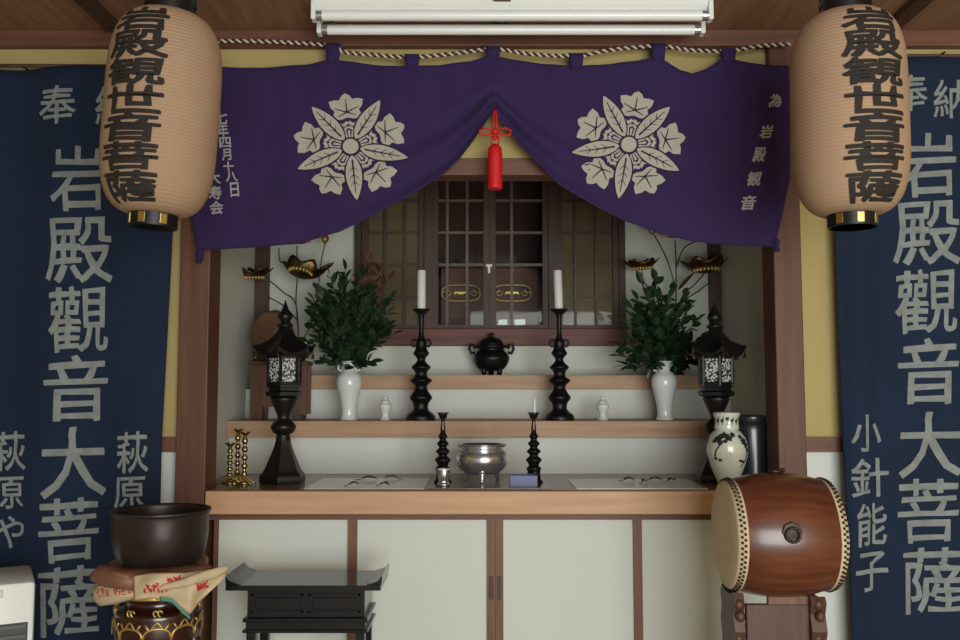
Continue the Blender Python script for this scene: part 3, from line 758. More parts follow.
# leafy branches
def add_leaf(bm, p, d, L_, w_, roll):
    d = d.normalized(); s = d.cross(Vector((0, 0, 1)))
    if s.length < .05: s = Vector((1, 0, 0))
    s.normalize(); n = s.cross(d); s, n = s*math.cos(roll)+n*math.sin(roll), n*math.cos(roll)-s*math.sin(roll)
    st = [(0, .0), (.22, .75), (.5, 1), (.78, .7), (1, 0)]
    mid = [bm.verts.new(p+d*L_*a-n*L_*.12*a*a) for a, b in st]
    lf = [bm.verts.new(p+d*L_*a+s*w_*b+n*w_*.25*b-n*L_*.12*a*a) for a, b in st[1:4]]
    rt = [bm.verts.new(p+d*L_*a-s*w_*b+n*w_*.25*b-n*L_*.12*a*a) for a, b in st[1:4]]
    for sd in (lf, rt):
        bm.faces.new((mid[0], sd[0], mid[1]))
        bm.faces.new((mid[1], sd[0], sd[1], mid[2])); bm.faces.new((mid[2], sd[1], sd[2], mid[3])); bm.faces.new((mid[3], sd[2], mid[4]))
def bouquet(px, tips, lab, dens, dry_tips=(), seed=1, ll=.046):
    rnd = random.Random(seed); Y = 3.41; root = Vector((X(px, Y), Y, S2+.19))
    t = thing('leafy_branches', lab, 'foliage', root, group='leafy branches in the white vases')
    bs, bl, bd = bmesh.new(), bmesh.new(), bmesh.new()
    tips = [(a, b, c, False) for a, b, c in tips]+[(a, b, c, True) for a, b, c in dry_tips]
    for tx, ty, dy, isdry in tips:
        tip = P(tx, ty, Y+dy)-root
        ctl = Vector((tip.x*.35, tip.y*.4, tip.z*.55+.01 if tip.z > 0 else .06))
        pts = [Vector((tip.x*.04, tip.y*.04, -.05))]+[(ctl*(2*u*(1-u))+tip*(u*u)) for u in [i/10 for i in range(1, 11)]]
        tube(bs, pts, [.0028-.0019*i/10 for i in range(11)], 5)
        n = dens
        for k in range(n):
            u = .28+.72*k/(n-1); q = u*10; i = min(int(q), 9); p = pts[i].lerp(pts[i+1], q-i) if i < 10 else pts[10]
            dr = (pts[min(i+1, 10)]-pts[max(i-1, 0)]).normalized()
            rv = Vector((rnd.uniform(-1, 1), rnd.uniform(-.8, .8), rnd.uniform(-.55, .9)))
            d = dr*.55+rv*.85 if k < n-1 else dr
            add_leaf(bd if isdry else bl, p, d, ll*rnd.uniform(.75, 1.2), ll*.31*rnd.uniform(.8, 1.2), rnd.uniform(-1, 1))
    link('branches', bs, 'twig', t, True); link('leaves', bl, 'leaf', t)
    if dry_tips: link('brown_leaves', bd, 'leafdry', t); 
    else: bd.free()
rr = random.Random(3); tl = []
for i in range(50):
    a = rr.uniform(0, 2*PI); q = rr.uniform(.3, 1)**.6
    tl.append((349+42*q*math.cos(a), 322+44*q*math.sin(a), rr.uniform(-.08, .07)))
tl += [(318, 290, 0), (330, 276, 0), (345, 270, 0), (312, 305, -.02), (388, 300, .02), (308, 342, .0), (393, 335, 0), (362, 272, .02), (372, 362, -.03), (322, 362, -.02)]
bouquet(349, tl, 'dense dark green leafy bunch with some brown leaves in the left white vase', 15, [(368, 262, .06), (380, 268, .07), (374, 284, .06), (362, 268, .08), (388, 280, .08)], 4)
tr_ = [(642, 284, 0), (655, 281, 0), (648, 292, 0), (630, 305, -.02), (622, 322, 0), (616, 345, .0), (618, 356, -.02), (633, 318, -.04), (660, 300, 0), (672, 290, .03), (684, 296, 0), (690, 308, 0), (696, 322, .0), (700, 338, 0), (702, 352, .02),
       (655, 318, -.06), (668, 325, -.06), (680, 335, -.05), (642, 335, -.06), (650, 350, -.07), (672, 352, -.07), (688, 358, -.03), (635, 358, -.04), (662, 340, -.08), (628, 336, .02), (640, 312, .04), (676, 312, .05), (645, 340, .04), (685, 345, .05), (664, 356, .0), (625, 366, -.02), (652, 364, -.05), (680, 366, 0), (695, 363, .02), (638, 300, .02), (668, 305, -.03)]
bouquet(664.5, tr_, 'dark green leafy branches spreading out of the right white vase', 15, (), 9, ll=.048)

# ------------------------------------------------------------------ black standing lanterns
def black_lantern(px, Y, lab, flip=1):
    t = thing('standing_lantern', lab, 'lantern', (X(px, Y), Y, ZC), group='black standing lanterns')
    s = Y/900
    H = lambda y: (483-y)*s
    rot = PI/6
    def hexa(pr, n=6): 
        return L(pr, n)
    base = [(.078, 0), (.080, .012), (.078, .026), (.066, .04), (.05, .075), (.033, .115), (.026, .14)]
    bm = L(smoothprof(base, 3), 6); bmesh.ops.rotate(bm, verts=bm.verts, matrix=Matrix.Rotation(rot, 3, 'Z'))
    link('base', bm, 'black', t, 30)
    link('stem', L(smoothprof([(.026, .14), (.024, .15), (.023, .16), (.034, .168), (.042, .182), (.041, .192), (.031, .204), (.022, .212), (.021, .222), (.028, .240), (.038, .262), (.045, .28), (.042, .285)], 3), 32), 'black', t, 60)
    bm = L([(.042, .285), (.062, .292), (.064, .303), (.052, .309), (.051, .318), (.058, .320), (.058, .326), (.002, .326)], 6); bmesh.ops.rotate(bm, verts=bm.verts, matrix=Matrix.Rotation(rot, 3, 'Z'))
    link('platform', bm, 'black', t)
    z0, z1 = .326, .326+.102
    fb = bmesh.new(); pn = bmesh.new(); R_ = .056
    cor = [Vector((R_*math.cos(rot+k*PI/3), R_*math.sin(rot+k*PI/3), 0)) for k in range(6)]
    for k in range(6):
        a, b_ = cor[k], cor[(k+1) % 6]
        tube(fb, [a+Vector((0, 0, z0)), a+Vector((0, 0, z1))], .006, 6)
        for z in (z0+.006, z1-.006): tube(fb, [a+Vector((0, 0, z)), b_+Vector((0, 0, z))], .006, 6)
    for k in range(6):
        a, b_ = cor[k]*.95, cor[(k+1) % 6]*.95; i = .004
        vv = [pn.verts.new(a+Vector((0, 0, z0+i))), pn.verts.new(b_+Vector((0, 0, z0+i))), pn.verts.new(b_+Vector((0, 0, z1-i))), pn.verts.new(a+Vector((0, 0, z1-i)))]
        pn.faces.new(vv)
    f = link('fire_box', fb, 'black', t, 40); q = link('pierced_pane', pn, 'pane', f); so = q.modifiers.new('thickness', 'SOLIDIFY'); so.thickness = .002
    # hexagonal roof with upturned corners
    bm = bmesh.new(); n = 36; rings = []
    for r, z, up in ((.05, z1, 0), (.092, z1-.004, .020), (.098, z1+.006, .026), (.078, z1+.024, .012), (.055, z1+.046, .004), (.036, z1+.07, 0), (.022, z1+.088, 0), (.02, z1+.094, 0)):
        ring = []
        for k in range(n):
            a = 2*PI*k/n; c6 = (a-rot) % (PI/3)-PI/6; h6 = math.cos(PI/6)/math.cos(c6); cornerness = (abs(c6)/(PI/6))**3
            rr_ = r*(h6+.10*cornerness*(up > .01)); ring.append(bm.verts.new((rr_*math.cos(a), rr_*math.sin(a), z+up*cornerness)))
        rings.append(ring)
    for a, b_ in zip(rings, rings[1:]):
        for k in range(n): bm.faces.new((a[k], a[(k+1) % n], b_[(k+1) % n], b_[k]))
    bm.faces.new(rings[0]); bm.faces.new(rings[-1]); link('roof', bm, 'black', t, 40)
    link('finial', L(smoothprof([(.02, z1+.092), (.028, z1+.1), (.024, z1+.106), (.012, z1+.11), (.022, z1+.124), (.024, z1+.136), (.014, z1+.152), (.004, z1+.178), (.001, z1+.19)], 3), 24), 'black', t, 50)
    bl = bmesh.new()
    for k in range(6):
        a = rot+k*PI/3; p = Vector((.100*math.cos(a), .100*math.sin(a), z1+.018))
        tube(bl, [p+Vector((0, 0, .006)), p-Vector((0, 0, .012))], .0016, 5)
        lathe(bl, [(.002, 0), (.004, -.004), (.006, -.014), (.0075, -.018), (.001, -.018)], 10, c=p-Vector((0, 0, .012)))
        bb = link('wind_bell', bl, 'bronze', t, True); bl = bmesh.new()
    bl.free()
    return t
black_lantern(284, 3.06, 'left black standing lantern on the altar counter, beside the brass candlesticks')
black_lantern(716, 3.10, 'right black standing lantern behind the painted vase')

# ------------------------------------------------------------------ wooden piece on a stand, left corner
Yw = 3.46
t = thing('wooden_stand', 'brown wooden stand on the lower step behind the left black lantern', 'stand', (X(281, Yw), Yw, S2))
hw = 28*Yw/900; h_ = (420-362)*Yw/900
link('stand_top', B(-hw-.003, hw+.003, -.06, .06, h_-.014, h_, bev=.002), 'dkwood', t)
for s_ in (-1, 1):
    for d in (-1, 1):
        x = s_*(hw-.025); link('leg', B(x-.024, x+.024, d*.04-.008, d*.04+.008, 0 if s_ < 0 else .022, h_-.014), 'post', t)
for s_ in (-1, 1): link('foot', B(s_*(hw-.025)-.006, s_*(hw-.025)+.006, -.05, .05, 0, .03), 'dkwood', t)
link('apron', B(-hw+.049, hw-.049, -.048, -.034, .05, h_-.014), 'frame', t)
bm = bmesh.new(); vs = sph(bm, (0, 0, 0), 1, 1, 1, 1, 40, 28)
for v in bm.verts:
    n_ = v.co.normalized(); d = 1+.09*noise.noise(n_*3)+.05*noise.noise(n_*8)
    slit = math.exp(-((n_.z+.25)/.05)**2)*(n_.y < 0)*.12
    v.co = Vector((n_.x*.085*d*(1-slit), n_.y*.055*d*(1-slit), n_.z*.105*d*(1.0 if n_.z > 0 else .9)*(1-slit)))
tag(link('carved_block', bm, 'carved', None, True, loc=(X(272, Yw), Yw, S2+h_+.092)), 'rounded brown carved wooden piece resting on the wooden stand in the left corner', 'ornament')

# ------------------------------------------------------------------ metal lotus arrangements
def lotus(root_px, Y, lab, leaves, buds, stems, lance):
    z0 = S3; root = Vector((X(root_px, Y), Y, z0))
    t = thing('metal_lotus', lab, 'ornament', root, group='gilt metal lotus arrangements')
    link('holder', L(smoothprof([(.002, 0), (.03, 0), (.032, .01), (.02, .03), (.024, .06), (.03, .09), (.02, .12), (.016, .14), (.02, .15), (.001, .15)], 3), 24), 'bronze', t, True)
    for pts in stems:
        w_ = [P(a, b_, Y+c)-root for a, b_, c in pts]; w_ = [Vector(q) for q in smoothprof([tuple(v) for v in w_], 5)]
        link('stem', T(w_, .0028, 6), 'bronze', t, True)
    for px, py, dy, wpx, tilt, yaw in leaves:
        R_ = wpx*Y/1800
        bm = bmesh.new(); n = 48; rings = []
        for q in [i/8 for i in range(9)]:
            ring = []
            for k in range(n):
                a = 2*PI*k/n; lob = 1+.10*math.cos(a*6)*q*q
                z = R_*(.55*q**2.2+.12*math.cos(a*6)*q**3 - .03*abs(math.sin(a*9))*q)
                if q == 0: ring.append(bm.verts.new((.001*math.cos(a), .001*math.sin(a), 0)))
                else: ring.append(bm.verts.new((R_*q*lob*math.cos(a), R_*.75*q*lob*math.sin(a), z)))
            rings.append(ring)
        for a, b_ in zip(rings, rings[1:]):
            for k in range(n): bm.faces.new((a[k], a[(k+1) % n], b_[(k+1) % n], b_[k]))
        bmesh.ops.rotate(bm, verts=bm.verts, matrix=Matrix.Rotation(yaw, 3, 'Y') @ Matrix.Rotation(tilt, 3, 'X'))
        o = link('lotus_leaf', bm, 'bronze', t, True, loc=P(px, py, Y+dy)-root); s = o.modifiers.new('thickness', 'SOLIDIFY'); s.thickness = .0025
        bm = bmesh.new()
        for k in range(9):
            a = -PI/2+(k-4)*.28; c = Vector((R_*.62*math.cos(a), R_*.75*.62*math.sin(a), R_*.11)); c = Matrix.Rotation(yaw, 3, 'Y') @ Matrix.Rotation(tilt, 3, 'X') @ c
            sph(bm, c, R_*.085, 1, 1, 1.4, 8, 6)
        link('gilt_bead_row', bm, 'goldpaint', o, True)
    for px, py, dy, r in buds:
        link('lotus_bud', L(smoothprof([(.001, -1.3*r), (.6*r, -.9*r), (r, 0), (.75*r, .8*r), (.3*r, 1.4*r), (.001, 1.6*r)], 3), 16, rfun=lambda q, z, a: q*(1+.08*math.cos(5*a))), 'goldpaint', t, True, loc=P(px, py, Y+dy)-root)
    for a, b_, w_ in lance:
        p, q = P(*a), P(*b_); bm = bmesh.new(); add_leaf(bm, p-root, q-p, (q-p).length, w_, .9)
        o = link('lance_leaf', bm, 'bronze', t, True); s = o.modifiers.new('thickness', 'SOLIDIFY'); s.thickness = .002
Y = 3.62
lotus(299, Y, 'left dark gilt metal lotus arrangement rising behind the leafy bunch',
      [(255, 279, -.06, 34, .15, 0), (300, 276, -.06, 40, -.55, .22), (302, 244, 0, 32, .1, -.1)], [(325, 239, 0, .0155)],
      [[(299, 358, 0), (298, 330, 0), (296, 300, 0), (297, 282, -.04)], [(299, 350, 0), (296, 305, 0), (283, 292, 0), (268, 280, -.01), (258, 279, -.02)], [(297, 282, 0), (297, 262, 0), (297, 246, 0)],
       [(299, 345, 0), (312, 322, 0), (318, 290, .02), (321, 262, 0), (325, 244, 0)], [(297, 320, 0), (284, 306, 0), (268, 297, 0)], [(299, 262, .02), (281, 262, .03), (279, 248, .03)]], [((314, 276, Y), (334, 261, Y), .012)])
lotus(676, Y, 'right dark gilt metal lotus arrangement rising behind the leafy branches',
      [(642, 270, -.02, 34, .1, -.08), (706, 273, -.04, 44, -.1, -.08), (674, 238, 0, 44, .1, 0)], [(652, 231, 0, .013)],
      [[(676, 358, 0), (676, 300, 0), (676, 265, 0), (675, 240, 0)], [(676, 290, 0), (668, 262, 0), (660, 245, 0), (654, 235, 0)], [(676, 320, 0), (682, 297, 0), (694, 285, 0), (704, 274, -.03)],
       [(674, 325, 0), (655, 305, 0), (644, 290, 0), (642, 271, -.01)], [(676, 268, 0), (684, 248, 0), (700, 240, 0)], [(684, 300, .03), (700, 290, .03), (712, 280, .03)]], [((678, 290, Y), (692, 272, Y), .011)])

# ------------------------------------------------------------------ brass candlesticks in the left corner of the counter
def brass(px, Y, H, lab):
    t = thing('brass_candlestick', lab, 'candlestick', (X(px, Y), Y, ZC), group='brass candlesticks in the counter corner')
    link('base', L(smoothprof([(.024, 0), (.024, .005), (.016, .01), (.009, .018)], 3), 24), 'gold', t, True)
    pr = [(.008, .018)]; n = 5
    for i in range(n):
        z = .018+(H-.036)*(i+.5)/n; pr += [(.005, z-(H-.036)*.45/n), (.011, z)]
    pr += [(.005, H-.016)]
    link('stem', L(smoothprof(pr, 4), 20), 'gold', t, True)
    link('cup', L([(.005, H-.016), (.008, H-.012), (.018, H-.002), (.019, H), (.015, H), (.006, H-.008), (.001, H-.008)], 20), 'gold', t, True)
brass(231.5, 3.03, .135, 'leftmost and shortest of the brass candlesticks in the left corner of the counter')
brass(239, 3.10, .178, 'middle brass candlestick in the left corner of the counter')
brass(246, 3.02, .172, 'rightmost brass candlestick, nearest the left black lantern')
t = thing('brass_rack', 'low brass rack with crossed curved legs in front of the brass candlesticks', 'rack', (X(238, 2.945), 2.945, ZC))
for s_ in (-1, 1):
    for k in (0, 1):
        q = [(s_*(.045-.06*u+.0*k), (-.02+.04*k), .003+.028*math.sin(PI*u*.9)) for u in [i/8 for i in range(9)]]
        link('leg', T([(a*1.3, b_, c) for a, b_, c in q], .0025, 6), 'gold', t, True)
bm = bmesh.new(); sph(bm, (0, -.022, .01), .008); sph(bm, (0, .022, .012), .008); tube(bm, [(0, -.022, .01), (0, .022, .012)], .003); link('hub', bm, 'gold', t, True)

# ------------------------------------------------------------------ painted vase, dark pot
Yv = 2.90
t = thing('painted_vase', 'cream glazed vase painted with dark flowers on the right end of the counter', 'vase', (X(726, Yv), Yv, ZC))
s = Yv/900
pv = [(.002, 0), (.030, 0), (.032, .006), (.034, .02), (.050, .06), (.062, .1), (.064, .125), (.058, .155), (.044, .176), (.036, .184), (.0385, .19), (.037, .21), (.0405, .228), (.042, .236), (.036, .236), (.033, .2), (.001, .19)]
pv = [(r, z*1.0) for r, z in pv]; spv = smoothprof(pv, 5)
body = link('vase_body', L(spv, 56), 'glaze', t, True)
outer = [(z, r) for r, z in spv[:70] if z < .236]; outer = sorted(outer)
def Sv(u, z, off=.0012):
    r = interp(outer, z)+off; a = u/.055; return Vector((r*math.sin(a), -r*math.cos(a), z))
bm = bmesh.new(); rv = random.Random(5)
def blob(cx, cz, r, n=12): 
    poly2(bm, [(cx+r*(1+.25*math.sin(5*a))*math.cos(a), cz+r*.8*(1+.25*math.sin(5*a))*math.sin(a)) for a in [2*PI*i/(n*2) for i in range(n*2)]], Sv, .008)
for cx, cz, r in ((-.04, .158, .013), (-.025, .168, .012), (-.01, .16, .012), (-.034, .146, .009), (.004, .170, .009), (.038, .15, .012), (.046, .138, .010), (.03, .163, .008), (-.052, .15, .008), (.052, .122, .008), (-.02, .150, .007), (-.1, .15, .014), (.1, .15, .014), (.13, .12, .014), (-.13, .16, .014)): blob(cx, cz, r)
for p, q in (((.04, .14), (.05, .11)), ((.05, .11), (.045, .085)), ((-.03, .145), (-.045, .12)), ((.045, .085), (.03, .07)), ((-.045, .12), (-.05, .10))): poly2(bm, strip(p, q, .0022), Sv, .008)
for cx in (.035, .025, -.035, -.048): blob(cx, .082+rv.uniform(-.015, .015), .0055)
for k in range(16):
    a = -.17+k*.0225; blob(a, .215+.004*math.sin(k*2), .0072); poly2(bm, strip((a, .2), (a+.008, .226), .0016), Sv, .008)
link('painted_flowers', bm, 'vasepaint', body)
Yd = 3.0
t = thing('dark_pot', 'dark glazed jar behind the drum between the painted vase and the right post', 'jar', (X(750, Yd), Yd, ZC))
s_ = Yd/900
link('jar_body', L(smoothprof([(.001, 0), (.05, 0), (.056, .02), (.058, .1), (.057, .18), (.052, .2), (.045, .205)], 3), 40), 'stone', t, True)
link('lid', L([(.05, .204), (.054, .21), (.054, .222), (.046, .228), (.001, .23)], 40), 'stone', t, 40)

# ------------------------------------------------------------------ drum and stand
YD = 2.36; zc = Z(534, YD); xL, xR = .630, .902
t = thing('barrel_drum', 'brown wooden barrel drum with pale skin heads on a carved stand right of the altar', 'drum', ((xL+xR)/2, YD, zc))
hl = (xR-xL)/2; RM, RE = .157, .131
def drad(x): u = x/hl; return RE+(RM-RE)*(1-abs(u)**2.1)
bm = bmesh.new(); n = 64; rings = []
xs = [-hl+.003+(2*hl-.006)*i/30 for i in range(31)]
for x in xs: rings.append([bm.verts.new((x, drad(x)*math.cos(2*PI*k/n), drad(x)*math.sin(2*PI*k/n))) for k in range(n)])
for a, b_ in zip(rings, rings[1:]):
    for k in range(n): bm.faces.new((a[k], a[(k+1) % n], b_[(k+1) % n], b_[k]))
bm.faces.new(rings[0]); bm.faces.new(rings[-1]); link('shell', bm, 'drum', t, 40)
for sg in (-1, 1):
    bm = bmesh.new(); rings = []
    pr = [(hl+.001, .001), (hl+.001, RE*.6), (hl+.0005, RE-.004), (hl-.003, RE+.0035), (hl-.022, drad(hl-.022)+.0035), (hl-.024, drad(hl-.024)+.001)]
    pr = [(x, r) for x, r in pr]
    for x, r in pr: rings.append([bm.verts.new((sg*x, r*math.cos(2*PI*k/n)*(1+.004*math.sin(k*2.4)*(x < hl-.02)), r*math.sin(2*PI*k/n))) for k in range(n)])
    for a, b_ in zip(rings, rings[1:]):
        for k in range(n): bm.faces.new((a[k], a[(k+1) % n], b_[(k+1) % n], b_[k]))
    bm.faces.new(rings[0]); sk = link('skin_head', bm, 'skin', t, 50)
    bm = bmesh.new(); nt_ = 64
    for row, xo in enumerate((.008, .0155)):
        for k in range(nt_):
            a = 2*PI*(k+.5*row)/nt_; x = hl-xo; r = drad(x)+.0048
            sph(bm, (sg*x, r*math.cos(a), r*math.sin(a)), .0042, .9, .9, .9, 6, 4)
    link('tack_rows', bm, 'tack', sk, True)
# ring handle on the front
bm = bmesh.new(); r0 = RM+.001
bm2 = L([(.026, 0), (.024, .004), (.012, .005), (.001, .006)], 8); 
for v in bm2.verts: v.co = Vector((v.co.x-.012, -r0-v.co.z*1.0+.006, v.co.y+.028))
link('handle_plate', bm2, 'tack', t, 30)
link('ring_handle', T([(-.012+.017*math.cos(a), -r0-.003, .022+.017*math.sin(a)) for a in [2*PI*i/20 for i in range(20)]], .0036, 8, True), 'tack', t, True)
bm = bmesh.new(); sph(bm, (0, -.0, RM+.004), .014, 1.3, 1, .6); sph(bm, (.02, 0, RM+.006), .006); link('top_knob', bm, 'tack', t, True)
st = thing('drum_stand', 'dark brown wooden drum stand with scalloped side brackets below the barrel drum', 'stand', ((xL+xR)/2, YD, 0))
zb0 = zc-RM
for sg, pxs in ((-1, (731, 742)), (1, (807, 823))):
    xc = (X(sum(pxs)/2, YD-.08)) - (xL+xR)/2; w2 = .013 if sg < 0 else .019
    # bracket profile in depth direction, cradle cut for the shell
    rs = drad(max(0, abs(xc)-w2))+.004
    pts = []
    for i in range(13):
        a = math.radians(-90+(-21+42*i/12)); pts.append((rs*math.cos(a), zc+rs*math.sin(a)))
    pts.sort()
    outl = pts + [(0.066, zc-0.16), (0.056, zc-0.19), (0.068, zc-0.23), (0.054, zc-0.27), (0.066, zc-0.33), (0.062, zc-0.5), (.13, .1), (.15, 0), (-.15, 0), (-.13, .1), (-0.062, zc-0.5), (-0.066, zc-0.33), (-0.054, zc-0.27), (-0.068, zc-0.23), (-0.056, zc-0.19), (-0.066, zc-0.16)]
    bm = bmesh.new(); a = [bm.verts.new((xc-w2, y, z)) for y, z in outl]; b_ = [bm.verts.new((xc+w2, y, z)) for y, z in outl]
    bm.faces.new(a); bm.faces.new(b_)
    for i in range(len(outl)): bm.faces.new((a[i], a[(i+1) % len(outl)], b_[(i+1) % len(outl)], b_[i]))
    br = link('side_bracket', bm, 'stand', st)
    sb = bmesh.new(); zz = zc-.12
    for i in range(8):
        sph(sb, (xc+w2*.2*math.sin(i*2), -.058-.006*math.sin(i*1.7+.5), zc-.165-i*.028), .0165, .75, .6, .85, 12, 8)
    link('scalloped_edge', sb, 'stand', br, True)
xa = X(741, YD)-(xL+xR)/2; xb = X(807, YD)-(xL+xR)/2
link('centre_board', B(xa-.012, xb+.012, -.045, -.028, .06, Z(606, YD-.06), bev=.003), 'stand', st)
link('stretcher', B(xa+.045, xb-.02, -.043, -.03, Z(606, YD-.06), Z(598, YD-.06)), 'frame', st)
link('rear_board', B(xa-.012, xb+.012, .028, .045, .06, .30), 'stand', st)

# ------------------------------------------------------------------ black reading desk
YT = 2.52
zt_ = Z(585.5, YT); xc = X(306, YT)
t = thing('black_desk', 'small black lacquered offering desk with upturned ends in front of the white doors', 'table', (xc, YT, 0))
hw = 76*YT/900; dp = .205
bm = bmesh.new(); th = .014
def topz(u):   # u -1..1
    a = max(0, (abs(u)-.86)/.14); return a**1.6
up_ = []; lo_ = []
prism(bm, [(-hw, zt_-th), (hw, zt_-th), (hw, zt_), (-hw, zt_)], 0, dp)
link('table_top', bm, 'desk', t)
for sg in (-1, 1):
    bm = bmesh.new()
    pr = [(sg*(hw-.040), zt_), (sg*(hw-.022), zt_+.006), (sg*(hw-.008), zt_+.011), (sg*(hw+.003), zt_+.025), (sg*(hw+.003), zt_+.011), (sg*(hw+.001), zt_), (sg*(hw-.001), zt_-.004)]
    prism(bm, pr, .006, dp); link('upturned_end', bm, 'desk', t, 30)
bx0, bx1 = X(250, YT)-xc, X(366, YT)-xc
zb1 = Z(619, YT)
link('drawer_case', B(bx0, bx1, .016, dp-.012, zb1, zt_-th, bev=.002), 'desk', t)
for a, b_ in ((bx0+.012, (bx0+bx1)/2-.008), ((bx0+bx1)/2+.008, bx1-.012)):
    bm = bmesh.new(); z0, z1 = zb1+.014, zt_-th-.012
    box(bm, a, b_, .011, .016, z0, z0+.005); box(bm, a, b_, .011, .016, z1-.005, z1); box(bm, a, a+.005, .011, .016, z0, z1); box(bm, b_-.005, b_, .011, .016, z0, z1)
    box(bm, a+.010, b_-.010, .012, .0165, z0+.010, z1-.010, bev=.002)
    link('drawer_front', bm, 'desk', t)
link('waist_moulding', B(bx0-.010, bx1+.010, .006, dp-.004, zb1-.012, zb1, bev=.003), 'desk', t)
zb2 = Z(631, YT)
link('lower_apron', B(bx0-.002, bx1+.002, .014, dp-.01, zb2, zb1-.012), 'desk', t)
link('base_moulding', B(bx0-.010, bx1+.010, .006, dp-.004, zb2-.008, zb2, bev=.002), 'desk', t)
for x in (bx0+.012, bx1-.012):
    for y in (.026, dp-.022): link('leg', B(x-.013, x+.013, y-.013, y+.013, 0, zb2-.008, bev=.003), 'desk', t)

# ------------------------------------------------------------------ singing bowl, cushion, stand
YW = 2.32; bxc = X(164.5, YW)
zcush = Z(570, YW-.11)
t = thing('singing_bowl', 'large dark bronze singing bowl on the cloth cushion left of the altar', 'bowl', (bxc, YW, zcush))
Hb = Z(509, YW)-zcush
RB = 47*YW/900
pr = [(.002, 0), (RB*.72, .0), (RB*.86, .012), (RB*.93, .04), (RB*.965, Hb*.55), (RB*.97, Hb*.8), (RB*.985, Hb*.93), (RB*1.01, Hb-.006), (RB*1.01, Hb), (RB*.96, Hb), (RB*.93, Hb*.9), (RB*.92, Hb*.4), (RB*.8, .02), (.002, .012)]
link('bowl_body', L(smoothprof(pr, 3), 64), 'bell', t, True)
# cushion with printed cloth
t = thing('cloth_cushion', 'square cushion with cream cloth printed in red below the singing bowl', 'cushion', (bxc, YW, zcush))
def cush(th, q, top):
    a = 4; c = (abs(math.cos(th))**a+abs(math.sin(th))**a)**(-1/a)
    return c
n = 96; rad0 = .118; ang0 = .35
def cpt(th, q, side, off=0):
    """q 0..1 centre to rim; side 1 top, -1 bottom"""
    c = cush(th, q, side); corner = max(0, (c-1.0)/.19)
    r = (rad0+off)*q*c*(1+.10*corner*q)
    zt2 = -.002-.010*q**4; zb2_ = -.056
    edge = (1-q**3.5)
    zm = -.026+.022*corner*q*q
    z = zm+(edge**.6)*(.026 if side > 0 else -.028)*(1-.35*corner*q)
    if side > 0 and q < .8: z = min(z, -.001)
    z += .003*math.sin(th*7)*q*q*(side < 0 or q > .9)
    nz = side*off*(1-q**6)
    return Vector((r*math.cos(th+ang0), r*math.sin(th+ang0), z+nz))
bm = bmesh.new(); rings = []
seq = [(q/12, 1) for q in range(1, 13)]+[(q/12, -1) for q in range(11, 0, -1)]
for q, sd in seq: rings.append([bm.verts.new(cpt(2*PI*k/n, q, sd)) for k in range(n)])
for a, b_ in zip(rings, rings[1:]):
    for k in range(n): bm.faces.new((a[k], a[(k+1) % n], b_[(k+1) % n], b_[k]))
bm.faces.new(rings[0]); bm.faces.new(rings[-1]); link('cushion_pad', bm, 'brown_satin', t, True)
# cream cloth: draped strip over front and right, with pointed wing
def drape(name, mt, fn, nu, nv, th_=.0025, parent=t, smooth=True):
    bm = bmesh.new(); g = [[bm.verts.new(fn(i/nu, j/nv)) for j in range(nv+1)] for i in range(nu+1)]
    for i in range(nu):
        for j in range(nv): bm.faces.new((g[i][j], g[i+1][j], g[i+1][j+1], g[i][j+1]))
    o = link(name, bm, mt, parent, smooth); s = o.modifiers.new('thickness', 'SOLIDIFY'); s.thickness = th_; s.offset = 0; return o
YQ = YW-.125
def W(px, py, dy=0): return P(px, py, YQ+dy)-Vector((bxc, YW, zcush))
def clothA(u, v):    # right, cream
    x = 134+u*92
    top = interp([(134, 576), (150, 573), (185, 573), (205, 570), (228, 566)], x)
    bot = interp([(134, 600), (150, 598), (165, 599), (178, 606), (190, 615), (198, 603), (214, 588), (224, 578), (228, 573)], x)
    y = top+(bot-top)*v
    d = -.012*math.sin(PI*min(1, v*1.2))+.006*math.sin(u*14+v*4)+.07*max(0, (x-190)/38)-.02*math.exp(-((x-150)/20)**2)
    q = W(x, y, d); return q
cA = drape('printed_cloth', 'cloth', clothA, 40, 12)
def clothA2(u, v):   # upper folded flap of the cloth reaching right
    x = 150+u*78; top = interp([(150, 588), (180, 580), (205, 571), (228, 565)], x); bot = top+interp([(150, 4), (190, 9), (215, 10), (228, 6)], x)
    return W(x, top+(bot-top)*v, -.028+.07*max(0, (x-190)/38)+.012*abs(v-.5))
drape('folded_flap', 'cloth', clothA2, 24, 6)
def clothB(u, v):    # left roll with red print
    x = 93+u*45; top = interp([(93, 588), (100, 584), (138, 590)], x); bot = interp([(93, 600), (100, 606), (115, 604), (138, 598)], x)
    return W(x, top+(bot-top)*v, .02-.02*math.sin(PI*v)-.012*u+.05*(1-u)**3)
cB = drape('printed_roll', 'cloth', clothB, 20, 8)
bm = bmesh.new()
tube(bm, [W(94, 577, .06), W(103, 575, .035), W(120, 579, .015), W(136, 583, -.004)], [.012, .026, .024, .018], 14); link('satin_roll', bm, 'brown_satin', t, True)
drape('teal_hem', 'teal', lambda u, v: W(160+u*30, interp([(160, 597), (172, 599), (184, 611), (190, 616)], 160+u*30)+v*3.5, -.030+.0*u), 14, 2)
bm = bmesh.new()
